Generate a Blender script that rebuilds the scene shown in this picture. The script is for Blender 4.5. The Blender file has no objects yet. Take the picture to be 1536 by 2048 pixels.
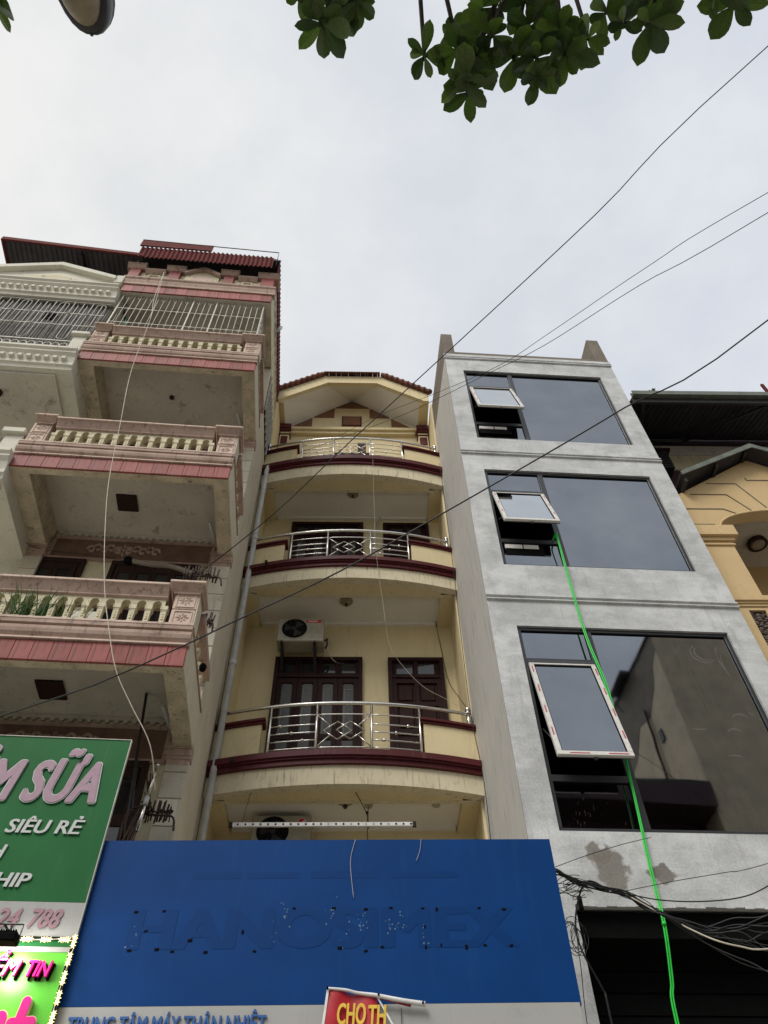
import bpy, bmesh, math, random
from mathutils import Vector, Matrix
random.seed(11)
SC = bpy.context.scene
COL = SC.collection
PI = math.pi

# ------------------------------------------------------------------ camera
cam_d = bpy.data.cameras.new("camera")
cam = bpy.data.objects.new("camera", cam_d)
COL.objects.link(cam)
cam_d.sensor_fit = 'VERTICAL'
cam_d.sensor_height = 24.0
cam_d.lens = 24.0 * 1538.0 / 2048.0
cam_d.clip_start = 0.05
cam_d.clip_end = 3000.0
_x = Vector((0.99952543, -0.02508667, -0.01787672))
_y = Vector((0.00865758, 0.7857099, -0.61853456))
_z = Vector((0.02956289, 0.61808625, 0.78555421))
cam.matrix_world = Matrix(((_x.x, -_y.x, -_z.x, 0.0), (_x.y, -_y.y, -_z.y, 0.0), (_x.z, -_y.z, -_z.z, 1.6), (0, 0, 0, 1)))
SC.camera = cam

# ------------------------------------------------------------------ sky, sun, exposure
SUN_EL, SUN_AZ = math.radians(48), math.radians(212)     # azimuth clockwise from +Y
world = bpy.data.worlds.new("World")
SC.world = world
world.use_nodes = True
wn, wl = world.node_tree.nodes, world.node_tree.links
wn.clear()
w_out = wn.new('ShaderNodeOutputWorld')
w_bg = wn.new('ShaderNodeBackground')
w_bg.inputs['Strength'].default_value = 0.1
w_sky = wn.new('ShaderNodeTexSky')
w_sky.sky_type = 'NISHITA'
w_sky.sun_disc = False
w_sky.sun_elevation = SUN_EL
w_sky.sun_rotation = SUN_AZ
w_tc = wn.new('ShaderNodeTexCoord')
w_map = wn.new('ShaderNodeMapping')
w_map.inputs['Scale'].default_value = (1.0, 1.0, 1.5)
w_map.inputs['Location'].default_value = (0.35, 0.1, 0.0)
w_n = wn.new('ShaderNodeTexNoise')
w_n.inputs['Scale'].default_value = 2.6
w_n.inputs['Detail'].default_value = 6
w_n.inputs['Roughness'].default_value = 0.58
w_r = wn.new('ShaderNodeValToRGB')
w_r.color_ramp.elements[0].position = 0.40
w_r.color_ramp.elements[0].color = (4.3, 4.5, 4.75, 1)
w_r.color_ramp.elements[1].position = 0.60
w_r.color_ramp.elements[1].color = (5.85, 5.85, 5.75, 1)
# veiled brightness towards the left of the street (thin, warm cloud)
w_sep = wn.new('ShaderNodeSeparateXYZ')
w_mr = wn.new('ShaderNodeMapRange')
w_mr.inputs['From Min'].default_value = 0.45
w_mr.inputs['From Max'].default_value = -0.5
w_mr.inputs['To Min'].default_value = 0.0
w_mr.inputs['To Max'].default_value = 1.0
w_mix0 = wn.new('ShaderNodeMixRGB')
w_mix0.inputs[1].default_value = (4.45, 4.85, 5.6, 1)
w_mix0.inputs[2].default_value = (6.35, 6.25, 5.9, 1)
w_mul = wn.new('ShaderNodeMixRGB')
w_mul.inputs[0].default_value = 0.5
w_mix = wn.new('ShaderNodeMixRGB')
w_mix.inputs[0].default_value = 0.93
wl.new(w_tc.outputs['Generated'], w_map.inputs['Vector'])
wl.new(w_map.outputs['Vector'], w_n.inputs['Vector'])
wl.new(w_n.outputs['Fac'], w_r.inputs['Fac'])
wl.new(w_tc.outputs['Generated'], w_sep.inputs[0])
wl.new(w_sep.outputs['X'], w_mr.inputs['Value'])
wl.new(w_mr.outputs['Result'], w_mix0.inputs[0])
wl.new(w_r.outputs['Color'], w_mul.inputs[1])
wl.new(w_mix0.outputs['Color'], w_mul.inputs[2])
wl.new(w_sky.outputs['Color'], w_mix.inputs[1])
wl.new(w_mul.outputs['Color'], w_mix.inputs[2])
wl.new(w_mix.outputs['Color'], w_bg.inputs['Color'])
wl.new(w_bg.outputs['Background'], w_out.inputs['Surface'])

sun_d = bpy.data.lights.new("sun", 'SUN')
sun_d.energy = 1.5
sun_d.angle = math.radians(28)
sun_d.color = (1.0, 0.96, 0.9)
sun = bpy.data.objects.new("sun", sun_d)
COL.objects.link(sun)
_sd = Vector((math.sin(SUN_AZ) * math.cos(SUN_EL), math.cos(SUN_AZ) * math.cos(SUN_EL), math.sin(SUN_EL)))
sun.rotation_euler = _sd.to_track_quat('Z', 'Y').to_euler()
SC.view_settings.view_transform = 'Standard'
SC.view_settings.look = 'None'
SC.view_settings.exposure = 0.62
SC.view_settings.gamma = 1.0
SC.view_settings.use_curve_mapping = False
SC.render.engine = 'CYCLES'
SC.cycles.max_bounces = 6
SC.cycles.diffuse_bounces = 4
SC.cycles.caustics_reflective = False
SC.cycles.caustics_refractive = False

# ------------------------------------------------------------------ materials
def _new(name):
    m = bpy.data.materials.new(name)
    m.use_nodes = True
    nt = m.node_tree
    return m, nt, nt.nodes['Principled BSDF']

def _noise(nt, scale, detail=4, stretch=(1, 1, 1), rough=0.55, loc=(0, 0, 0)):
    tc = nt.nodes.new('ShaderNodeTexCoord')
    mp = nt.nodes.new('ShaderNodeMapping')
    mp.inputs['Scale'].default_value = stretch
    mp.inputs['Location'].default_value = loc
    n = nt.nodes.new('ShaderNodeTexNoise')
    n.inputs['Scale'].default_value = scale
    n.inputs['Detail'].default_value = detail
    n.inputs['Roughness'].default_value = rough
    nt.links.new(tc.outputs['Object'], mp.inputs['Vector'])
    nt.links.new(mp.outputs['Vector'], n.inputs['Vector'])
    return n.outputs['Fac']

def _ramp(nt, fac, p0, p1, c0=(0, 0, 0, 1), c1=(1, 1, 1, 1)):
    r = nt.nodes.new('ShaderNodeValToRGB')
    r.color_ramp.elements[0].position = p0
    r.color_ramp.elements[1].position = p1
    r.color_ramp.elements[0].color = c0
    r.color_ramp.elements[1].color = c1
    nt.links.new(fac, r.inputs['Fac'])
    return r.outputs['Color']

def _mix(nt, fac, a, b, mode='MIX'):
    m = nt.nodes.new('ShaderNodeMixRGB')
    m.blend_type = mode
    for i, v in ((0, fac), (1, a), (2, b)):
        if isinstance(v, (int, float)):
            m.inputs[i].default_value = v
        elif isinstance(v, tuple):
            m.inputs[i].default_value = v if len(v) == 4 else v + (1,)
        else:
            nt.links.new(v, m.inputs[i])
    return m.outputs[0]

def _bump(nt, h, strength, dist, bsdf):
    b = nt.nodes.new('ShaderNodeBump')
    b.inputs['Strength'].default_value = strength
    b.inputs['Distance'].default_value = dist
    nt.links.new(h, b.inputs['Height'])
    nt.links.new(b.outputs['Normal'], bsdf.inputs['Normal'])

def plaster(name, base, patch=None, dirt=(0.08, 0.065, 0.05), streak=0.5, blot=0.35, rough=0.85, vary=0.0, sc=1.0, bump=0.25, grain=0.1, spec=0.2):
    """painted plaster / stone: soft patches, rain streaks, blots of dirt, fine grain"""
    m, nt, b = _new(name)
    if patch is None:
        patch = tuple(c * 0.82 for c in base)
    c = _mix(nt, _ramp(nt, _noise(nt, 1.6 * sc, 5), 0.35, 0.65), base, patch)
    s = _ramp(nt, _noise(nt, 3.0 * sc, 5, (4, 4, 0.35), 0.6, (3, 1, 0)), 0.56, 0.8)
    c = _mix(nt, _mix(nt, 1.0, s, (streak,) * 3, 'MULTIPLY'), c, dirt)
    k = _ramp(nt, _noise(nt, 4.5 * sc, 8, (1, 1, 1), 0.7, (7, 2, 5)), 0.57, 0.72)
    c = _mix(nt, _mix(nt, 1.0, k, (blot,) * 3, 'MULTIPLY'), c, dirt)
    f = _noise(nt, 60 * sc, 3, (1, 1, 1), 0.6)
    c = _mix(nt, grain, c, _ramp(nt, f, 0.3, 0.7), 'OVERLAY')
    if vary:
        oi = nt.nodes.new('ShaderNodeObjectInfo')
        c = _mix(nt, 1.0, c, _ramp(nt, oi.outputs['Random'], 0, 1, (1 - vary,) * 3 + (1,), (1 + vary * .4,) * 3 + (1,)), 'MULTIPLY')
    nt.links.new(c, b.inputs['Base Color'])
    b.inputs['Roughness'].default_value = rough
    b.inputs['Specular IOR Level'].default_value = spec
    _bump(nt, _mix(nt, 0.5, f, _noise(nt, 9 * sc, 6)), bump, 0.012, b)
    return m

def simple(name, base, rough=0.5, metal=0.0, var=0.15, sc=8, spec=0.4, bump=0.0, stretch=(1, 1, 1), rnd=0.0):
    m, nt, b = _new(name)
    d = tuple(c * (1 - var) for c in base)
    l = tuple(min(1, c * (1 + var)) for c in base)
    n = _noise(nt, sc, 5, stretch)
    c = _mix(nt, _ramp(nt, n, 0.3, 0.7), d, l)
    if rnd:
        oi = nt.nodes.new('ShaderNodeObjectInfo')
        c = _mix(nt, 1.0, c, _ramp(nt, oi.outputs['Random'], 0, 1, (1 - rnd,) * 3 + (1,), (1, 1, 1, 1)), 'MULTIPLY')
    nt.links.new(c, b.inputs['Base Color'])
    b.inputs['Roughness'].default_value = rough
    b.inputs['Metallic'].default_value = metal
    b.inputs['Specular IOR Level'].default_value = spec
    if bump:
        _bump(nt, n, bump, 0.01, b)
    return m

MT = {}
MT['pink_stone'] = plaster('pink_stone', (0.66, 0.525, 0.44), (0.57, 0.44, 0.365), dirt=(.09, .065, .05), streak=0.95, blot=0.6, sc=1.5)
MT['pink_shaded'] = plaster('pink_stone_shaded', (0.46, 0.34, 0.28), (0.35, 0.25, 0.205), dirt=(.06, .045, .035), streak=1.0, blot=0.75, sc=1.5)  # same pink stone, with the shade seen from below mixed into its colour
MT['cream'] = plaster('aged_cream_plaster', (0.68, 0.62, 0.44), (0.58, 0.53, 0.375), streak=0.9, blot=0.6, sc=1.4)
MT['soffit'] = plaster('grey_soffit_plaster', (0.62, 0.58, 0.50), (0.53, 0.495, 0.425), dirt=(0.12, 0.105, 0.08), streak=0.3, blot=0.8)
MT['beam'] = plaster('stained_beam_plaster', (0.62, 0.54, 0.40), (0.42, 0.365, 0.27), dirt=(0.07, 0.06, 0.045), streak=0.9, blot=1.0, sc=2.2)
MT['strip'] = plaster('beige_side_plaster', (0.63, 0.575, 0.45), (0.57, 0.52, 0.405), streak=0.55, blot=0.15)
MT['tile_pink'] = plaster('pink_glazed_tile', (0.33, 0.095, 0.085), (0.27, 0.075, 0.065), dirt=(0.09, 0.045, 0.035), streak=0.95, blot=0.4, rough=0.55, vary=0.25, sc=1.5)
MT['tile_cream'] = plaster('cream_wall_tile', (0.62, 0.575, 0.46), (0.54, 0.50, 0.40), streak=0.5, blot=0.45, rough=0.45, vary=0.15)
MT['frieze'] = plaster('brown_rough_frieze', (0.22, 0.14, 0.105), (0.16, 0.1, 0.075), streak=0.3, blot=0.3, sc=3, bump=0.9)
MT['wood'] = simple('dark_brown_wood', (0.032, 0.017, 0.013), 0.6, spec=.15, var=0.3, sc=6, stretch=(6, 6, .6))
MT['wood_red'] = simple('dark_red_wood', (0.026, 0.0105, 0.0095), 0.6, spec=.12, var=0.3, sc=6, stretch=(6, 6, .6))
MT['glass_dark'] = simple('dark_window_glass', (0.012, 0.014, 0.018), 0.06, spec=0.8)
MT['yellow'] = plaster('pale_yellow_plaster', (0.70, 0.595, 0.365), (0.65, 0.55, 0.335), dirt=(0.2, 0.16, 0.1), streak=0.35, blot=0.12)
MT['yellow_stain'] = plaster('streaked_yellow_fascia', (0.68, 0.61, 0.44), (0.62, 0.55, 0.385), dirt=(0.10, 0.08, 0.05), streak=1.0, blot=0.3, sc=2.2)
MT['white_ceiling'] = plaster('white_ceiling_paint', (0.78, 0.76, 0.71), (0.75, 0.73, 0.68), streak=0.1, blot=0.08)
MT['maroon'] = plaster('maroon_paint', (0.095, 0.018, 0.02), (0.075, 0.014, 0.017), dirt=(0.16, 0.11, 0.1), streak=0.35, blot=0.1, rough=0.45)
MT['brown_panel'] = plaster('brown_panel_paint', (0.21, 0.105, 0.065), (0.18, 0.09, 0.055), streak=0.1, blot=0.1)
MT['raw'] = plaster('raw_cement', (0.215, 0.185, 0.15), (0.165, 0.14, 0.115), dirt=(0.09, 0.08, 0.065), streak=0.5, blot=0.4)
MT['side_grey'] = plaster('beige_grey_streaked_wall', (0.56, 0.54, 0.50), (0.52, 0.515, 0.50), dirt=(0.27, 0.235, 0.18), streak=1.0, blot=0.08, sc=1.6)
MT['ochre'] = plaster('ochre_plaster', (0.62, 0.46, 0.25), (0.58, 0.42, 0.22), dirt=(0.2, 0.13, 0.07), streak=0.2, blot=0.15)
MT['white_paint'] = plaster('ivory_white_plaster', (0.68, 0.66, 0.56), (0.61, 0.59, 0.50), dirt=(0.2, 0.18, 0.14), streak=0.4, blot=0.3)
MT['steel'] = simple('stainless_steel', (0.70, 0.68, 0.63), 0.26, 1.0, 0.1, 20)
MT['iron_pale'] = simple('pale_painted_iron', (0.40, 0.375, 0.31), 0.55, 0.1, 0.3, 14)
MT['iron_white'] = simple('ivory_painted_iron', (0.46, 0.45, 0.40), 0.55, 0.05, 0.2, 14)
MT['iron_dark'] = simple('dark_painted_iron', (0.03, 0.03, 0.03), 0.5, 0.3, 0.3, 14)
MT['rust'] = simple('rusty_iron', (0.045, 0.026, 0.02), 0.8, 0.2, 0.5, 40)
MT['alu'] = simple('charcoal_aluminium', (0.055, 0.058, 0.062), 0.38, 0.4, 0.1, 5)
MT['film'] = simple('white_protective_film', (0.62, 0.6, 0.56), 0.4, 0, 0.12, 20)
MT['film_red'] = simple('red_film_print', (0.42, 0.04, 0.07), 0.4)
MT['pipe'] = simple('grey_pvc_pipe', (0.50, 0.51, 0.50), 0.5, 0, 0.15, 6)
MT['wire'] = simple('black_cable', (0.012, 0.012, 0.013), 0.5)
MT['wire_pale'] = simple('pale_cable', (0.52, 0.47, 0.38), 0.6)
MT['hose'] = simple('green_plastic_hose', (0.025, 0.6, 0.06), 0.35, 0, 0.1)
MT['ac'] = simple('ac_ivory_metal', (0.36, 0.335, 0.26), 0.45, 0, 0.12, 9)
MT['black'] = simple('flat_black', (0.005, 0.005, 0.005), 0.85, spec=.05)
MT['interior'] = simple('dark_interior', (0.03, 0.028, 0.025), 0.9)  # room surfaces coloured dark to stand in for unlit depth
MT['red_print'] = simple('red_print', (0.5, 0.02, 0.025), 0.45)
MT['white_print'] = simple('white_print', (0.7, 0.7, 0.68), 0.5)
MT['roof_sheet'] = simple('maroon_metal_sheet', (0.115, 0.022, 0.019), 0.75, 0.0, 0.25, 5, spec=.1)
MT['roof_dark'] = simple('dark_sheet_underside', (0.04, 0.035, 0.038), 0.7, 0, 0.3, 5)
MT['roof_tile'] = simple('weathered_red_roof_tile', (0.2, 0.075, 0.05), 0.8, 0, 0.45, 25, rnd=0.4)
MT['green_sheet'] = simple('grey_green_metal_sheet', (0.13, 0.145, 0.115), 0.5, 0.2, 0.25, 5)
MT['board_green'] = plaster('green_sign_face', (0.017, 0.135, 0.038), (0.014, 0.115, 0.032), dirt=(0.10, 0.2, 0.11), streak=0.22, blot=0.04, rough=0.5, bump=0.01, grain=.02, spec=.12)
MT['board_blue'] = plaster('blue_sign_face', (0.0025, 0.046, 0.19), (0.0022, 0.040, 0.165), dirt=(0.014, 0.07, 0.19), streak=0.45, blot=0.12, rough=0.5, bump=0.01, grain=.02, spec=.1)
MT['ghost'] = simple('blue_sign_unfaded', (0.0022, 0.038, 0.158), 0.5, var=0.05, spec=.1)
MT['board_white'] = plaster('white_sign_strip', (0.40, 0.40, 0.38), (0.37, 0.37, 0.35), streak=0.2, blot=0.1, rough=0.5, bump=0.01, grain=.03)
MT['board_lime'] = simple('lime_green_sign_face', (0.11, 0.5, 0.035), 0.28, 0, 0.05)
MT['mauve'] = simple('faded_mauve_letter', (0.34, 0.215, 0.275), 0.5, 0, 0.1, 20)
MT['mauve_dk'] = simple('faded_mauve_digit', (0.33, 0.19, 0.22), 0.5, 0, 0.1, 20)
MT['letter_white'] = simple('letter_white', (0.5, 0.52, 0.5), 0.5, 0, 0.05)
MT['pink'] = simple('hot_pink_acrylic', (0.75, 0.02, 0.25), 0.2, 0, 0.03)
MT['pink_rim'] = simple('pale_letter_rim', (0.8, 0.55, 0.35), 0.3)
MT['letter_blue'] = simple('letter_blue', (0.015, 0.09, 0.3), 0.45)
MT['yellow_print'] = simple('yellow_print', (0.75, 0.5, 0.06), 0.45)
MT['lens_cover'] = simple('dusty_lamp_cover', (0.30, 0.24, 0.17), 0.45, 0, 0.25, 10)
MT['lamp_body'] = simple('lamp_housing', (0.055, 0.055, 0.06), 0.4, 0.3)
MT['bark'] = simple('bark', (0.05, 0.04, 0.032), 0.9, 0, 0.4, 20, bump=.5)
MT['asphalt'] = simple('asphalt', (0.09, 0.088, 0.085), 0.9, 0, 0.25, 30, bump=.4)
MT['paving'] = simple('grey_paving', (0.42, 0.39, 0.34), 0.85, 0, 0.2, 3)
MT['paint_line'] = simple('road_paint', (0.6, 0.6, 0.56), 0.7)
MT['beige_wall'] = plaster('beige_party_wall', (0.66, 0.55, 0.39), (0.54, 0.46, 0.34), streak=0.5, blot=0.3)
MT['maroon_wall'] = simple('dark_maroon_cladding', (0.05, 0.025, 0.03), 0.6)

def glow(name, col, strength):
    m, nt, b = _new(name)
    b.inputs['Base Color'].default_value = col + (1,)
    b.inputs['Emission Color'].default_value = col + (1,)
    b.inputs['Emission Strength'].default_value = strength
    return m
MT['star'] = glow('lit_star_led', (1.0, 0.78, 0.36), 1.1)
MT['lamp_glow'] = glow('lit_flood_lens', (1.0, 1.0, 0.95), 6.0)

def mirror_glass(name, tint, smudge):
    m, nt, b = _new(name)
    b.inputs['Metallic'].default_value = 1.0
    n = _ramp(nt, _noise(nt, 2.2, 8, (1, 1, 1), 0.75), 0.6, 0.85)
    c = _mix(nt, _mix(nt, 1.0, n, (smudge,) * 3, 'MULTIPLY'), tint, (0.42, 0.42, 0.4))
    c = _mix(nt, 1.0, c, _ramp(nt, _noise(nt, 0.8, 5, (1, 1, 1), .6, (5, 5, 5)), 0.3, 0.7, (.84, .85, .87, 1), (1.1, 1.09, 1.06, 1)), 'MULTIPLY')  # broad tone noise paints mottled cloud reflection into the tint
    nt.links.new(c, b.inputs['Base Color'])
    n2 = _ramp(nt, _noise(nt, 1.2, 4), 0.3, 0.8, (0.015,) * 3 + (1,), (0.05,) * 3 + (1,))
    nt.links.new(n2, b.inputs['Roughness'])
    _bump(nt, _noise(nt, 0.7, 2), 0.07, 0.03, b)
    return m
MT['mirror'] = mirror_glass('tinted_reflective_glass', (0.245, 0.265, 0.29), 0.25)
MT['mirror_pale'] = mirror_glass('pale_reflective_glass', (0.52, 0.55, 0.57), 0.3)

def cement_front():
    """grey skim coat with trowel patches; two bare damp patches below the lowest window"""
    m, nt, b = _new('grey_skim_coat')
    n1 = _noise(nt, 0.9, 7, (1, 1, 1.6), 0.6)
    n2 = _noise(nt, 2.4, 8, (1, 1, 1.3), 0.68, (4, 0, 9))
    c = _mix(nt, _ramp(nt, n1, 0.36, 0.62), (0.42, 0.43, 0.43), (0.62, 0.63, 0.63))
    tr = _noise(nt, 2.2, 6, (1, 1, 5), 0.6, (2, 3, 8))
    c = _mix(nt, _ramp(nt, tr, 0.5, 0.66, (0, 0, 0, 1), (.55, .55, .55, 1)), c, (0.66, 0.67, 0.66))
    c = _mix(nt, _ramp(nt, n2, 0.46, 0.66), c, (0.34, 0.345, 0.345))
    c = _mix(nt, 0.35, c, _mix(nt, _ramp(nt, n1, 0.36, 0.62), (0.45, 0.46, 0.455), (0.62, 0.63, 0.62)))
    st_ = _ramp(nt, _noise(nt, 3.5, 5, (3, 3, .25), .6, (1, 9, 4)), 0.57, 0.75, (0, 0, 0, 1), (.4, .4, .4, 1))
    c = _mix(nt, st_, c, (0.27, 0.27, 0.26))
    tc = nt.nodes.new('ShaderNodeTexCoord')
    wob = nt.nodes.new('ShaderNodeTexNoise')
    wob.inputs['Scale'].default_value = 5.0
    wob.inputs['Detail'].default_value = 8
    nt.links.new(tc.outputs['Object'], wob.inputs['Vector'])
    off = nt.nodes.new('ShaderNodeVectorMath'); off.operation = 'MULTIPLY_ADD'
    off.inputs[1].default_value = (0.34, 0.0, 0.34)
    off.inputs[2].default_value = (-0.17, 0.0, -0.17)
    nt.links.new(wob.outputs['Color'], off.inputs[0])
    add = nt.nodes.new('ShaderNodeVectorMath'); add.operation = 'ADD'
    nt.links.new(tc.outputs['Object'], add.inputs[0])
    nt.links.new(off.outputs[0], add.inputs[1])
    for cx, cz, rx, rz in ((2.66, 5.6, 0.19, 0.25), (2.56, 5.76, 0.12, 0.12), (3.20, 5.56, 0.14, 0.12)):
        mp = nt.nodes.new('ShaderNodeMapping')
        mp.inputs['Location'].default_value = (-cx / rx, 0, -cz / rz)
        mp.inputs['Scale'].default_value = (1 / rx, 0, 1 / rz)
        nt.links.new(add.outputs[0], mp.inputs['Vector'])
        ln = nt.nodes.new('ShaderNodeVectorMath'); ln.operation = 'LENGTH'
        nt.links.new(mp.outputs['Vector'], ln.inputs[0])
        fac = _ramp(nt, _mix(nt, 0.5, ln.outputs['Value'], _noise(nt, 14, 8, (1, 1, 1), .75)), 0.66, 0.78, (0.92,) * 3 + (1,), (0, 0, 0, 1))
        c = _mix(nt, fac, c, _mix(nt, _ramp(nt, n2, 0.3, 0.7), (0.15, 0.135, 0.115), (0.24, 0.22, 0.19)))
    f = _noise(nt, 45, 4)
    c = _mix(nt, 0.15, c, _ramp(nt, f, 0.3, 0.7), 'OVERLAY')
    nt.links.new(c, b.inputs['Base Color'])
    b.inputs['Roughness'].default_value = 0.8
    b.inputs['Specular IOR Level'].default_value = 0.3
    _bump(nt, _mix(nt, 0.15, n2, f), 0.22, 0.015, b)
    return m
MT['cement'] = cement_front()

def leaf_mat(name, c0, c1):
    m, nt, b = _new(name)
    oi = nt.nodes.new('ShaderNodeObjectInfo')
    c = _mix(nt, oi.outputs['Random'], c0, c1)
    c = _mix(nt, 0.35, c, _ramp(nt, _noise(nt, 25, 3), 0.3, 0.7), 'OVERLAY')
    nt.links.new(c, b.inputs['Base Color'])
    b.inputs['Roughness'].default_value = 0.45
    t = nt.nodes.new('ShaderNodeBsdfTranslucent')
    nt.links.new(_mix(nt, 1.0, c, (1.3, 1.6, 0.6), 'MULTIPLY'), t.inputs['Color'])
    ms = nt.nodes.new('ShaderNodeMixShader')
    ms.inputs[0].default_value = 0.22
    out = nt.nodes['Material Output']
    nt.links.new(b.outputs[0], ms.inputs[1])
    nt.links.new(t.outputs[0], ms.inputs[2])
    nt.links.new(ms.outputs[0], out.inputs['Surface'])
    return m
MT['leaf'] = leaf_mat('dark_green_leaf', (0.024, 0.046, 0.014), (0.085, 0.125, 0.03))
MT['blade'] = leaf_mat('aloe_green', (0.05, 0.11, 0.035), (0.09, 0.17, 0.06))

def tube_stripe(name):
    m, nt, b = _new(name)
    b.inputs['Base Color'].default_value = (0.5, 0.5, 0.48, 1)
    return m

# ------------------------------------------------------------------ mesh helpers
def _prep(o, label, cat, group, kind):
    if label: o['label'] = label
    if cat: o['category'] = cat
    if group: o['group'] = group
    if kind: o['kind'] = kind
    return o

def thing(name, loc=(0, 0, 0), rz=0.0, label=None, cat=None, group=None, kind=None):
    o = bpy.data.objects.new(name, None)
    COL.objects.link(o)
    o.location = loc
    o.rotation_euler = (0, 0, rz)
    o.empty_display_size = 0.2
    return _prep(o, label, cat, group, kind)

def inst(me, name, parent=None, loc=(0, 0, 0), rot=(0, 0, 0), scale=None, **k):
    o = bpy.data.objects.new(name, me)
    COL.objects.link(o)
    o.parent = parent
    o.location = loc
    o.rotation_euler = rot
    if scale: o.scale = scale
    return _prep(o, k.get('label'), k.get('cat'), k.get('group'), k.get('kind'))

class MB:
    def __init__(s): s.v = []; s.f = []; s.sm = []
    def add(s, vs, fs, smooth=False):
        n = len(s.v); s.v += [tuple(v) for v in vs]
        for f in fs: s.f.append(tuple(n + i for i in f)); s.sm.append(smooth)
        return s
    def box(s, x0, x1, y0, y1, z0, z1):
        if x1 < x0: x0, x1 = x1, x0
        if y1 < y0: y0, y1 = y1, y0
        if z1 < z0: z0, z1 = z1, z0
        return s.add([(x0, y0, z0), (x1, y0, z0), (x1, y1, z0), (x0, y1, z0), (x0, y0, z1), (x1, y0, z1), (x1, y1, z1), (x0, y1, z1)],
                     [(0, 3, 2, 1), (4, 5, 6, 7), (0, 1, 5, 4), (1, 2, 6, 5), (2, 3, 7, 6), (3, 0, 4, 7)])
    def prism(s, pts, a0, a1, axis='x'):
        """closed outline extruded along axis; outline given in the two other axes in x,y,z order"""
        n = len(pts)
        def P(p, a):
            return (a, p[0], p[1]) if axis == 'x' else (p[0], a, p[1]) if axis == 'y' else (p[0], p[1], a)
        vs = [P(p, a0) for p in pts] + [P(p, a1) for p in pts]
        fs = [tuple(range(n))[::-1], tuple(range(n, 2 * n))] + [(i, (i + 1) % n, n + (i + 1) % n, n + i) for i in range(n)]
        return s.add(vs, fs)
    def tube(s, pts, r, n=8, caps=True, r1=None):
        pts = [Vector(p) for p in pts]
        k = len(pts); vs = []
        up = None
        for i, p in enumerate(pts):
            d = (pts[min(i + 1, k - 1)] - pts[max(i - 1, 0)]).normalized()
            if up is None or abs(up.dot(d)) > 0.98:
                up = Vector((0, 0, 1)) if abs(d.z) < 0.9 else Vector((1, 0, 0))
            a = d.cross(up).normalized(); b2 = a.cross(d).normalized()
            up = b2
            rr = r if r1 is None else r + (r1 - r) * i / max(1, k - 1)
            for j in range(n):
                t = 2 * PI * j / n
                vs.append(p + a * math.cos(t) * rr + b2 * math.sin(t) * rr)
        fs = []
        for i in range(k - 1):
            for j in range(n):
                fs.append((i * n + j, i * n + (j + 1) % n, (i + 1) * n + (j + 1) % n, (i + 1) * n + j))
        s.add(vs, fs, True)
        if caps:
            m = len(s.v) - len(vs)
            s.f.append(tuple(m + j for j in range(n))[::-1]); s.sm.append(False)
            s.f.append(tuple(m + (k - 1) * n + j for j in range(n))); s.sm.append(False)
        return s
    def ball(s, c, r, n=10, m=6, sz=1.0):
        vs = []; fs = []
        for i in range(m + 1):
            ph = PI * i / m
            for j in range(n):
                th = 2 * PI * j / n
                vs.append((c[0] + r * math.sin(ph) * math.cos(th), c[1] + r * math.sin(ph) * math.sin(th), c[2] + r * sz * math.cos(ph)))
        for i in range(m):
            for j in range(n):
                fs.append((i * n + j, (i + 1) * n + j, (i + 1) * n + (j + 1) % n, i * n + (j + 1) % n))
        return s.add(vs, fs, True)
    def disc(s, c, r, axis='y', th=0.02, n=24, r2=None):
        """short cylinder; th extends along the axis from c"""
        a = Vector(c); d = {'x': Vector((th, 0, 0)), 'y': Vector((0, th, 0)), 'z': Vector((0, 0, th))}[axis]
        return s.tube([a, a + d], r, n, True, r2)
    def mesh(s, name, mat, bevel=0.0):
        me = bpy.data.meshes.new(name)
        me.from_pydata(s.v, [], s.f)
        if any(s.sm): me.polygons.foreach_set('use_smooth', s.sm)
        if bevel:
            bm = bmesh.new(); bm.from_mesh(me)
            bmesh.ops.bevel(bm, geom=list(bm.edges), offset=bevel, segments=1, affect='EDGES', clamp_overlap=True)
            bm.to_mesh(me); bm.free()
        me.validate(); me.update()
        me.materials.append(mat if not isinstance(mat, str) else MT[mat])
        return me
    def build(s, name, mat, parent=None, bevel=0.0, **k):
        return inst(s.mesh(name, mat, bevel), name, parent, **k)

def bez(pts, n=6):
    """smooth curve through points"""
    P = [Vector(p) for p in pts]; out = []
    for i in range(len(P) - 1):
        p0 = P[max(0, i - 1)]; p1 = P[i]; p2 = P[i + 1]; p3 = P[min(len(P) - 1, i + 2)]
        for j in range(n):
            t = j / n
            out.append(0.5 * ((2 * p1) + (-p0 + p2) * t + (2 * p0 - 5 * p1 + 4 * p2 - p3) * t * t + (-p0 + 3 * p1 - 3 * p2 + p3) * t ** 3))
    out.append(P[-1])
    return out

def corrugated(p00, p10, p01, p11, waves, amp, nrm, name, mat, parent=None, **k):
    """wavy sheet between four corners; waves run along p00->p10"""
    m = MB(); a, b, c, d = map(Vector, (p00, p10, p01, p11)); nrm = Vector(nrm); N = waves * 6; vs = []
    for i in range(N + 1):
        t = i / N; o = nrm * amp * math.sin(2 * PI * waves * t)
        vs.append(a.lerp(b, t) + o); vs.append(c.lerp(d, t) + o)
    up = nrm * 0.004
    n = len(vs)
    vs2 = vs + [v + up for v in vs]
    fs = [(2 * i, 2 * i + 2, 2 * i + 3, 2 * i + 1) for i in range(N)]
    fs += [(n + 2 * i, n + 2 * i + 1, n + 2 * i + 3, n + 2 * i + 2) for i in range(N)]
    m.add(vs2, fs, True)
    return m.build(name, mat, parent, **k)

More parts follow.
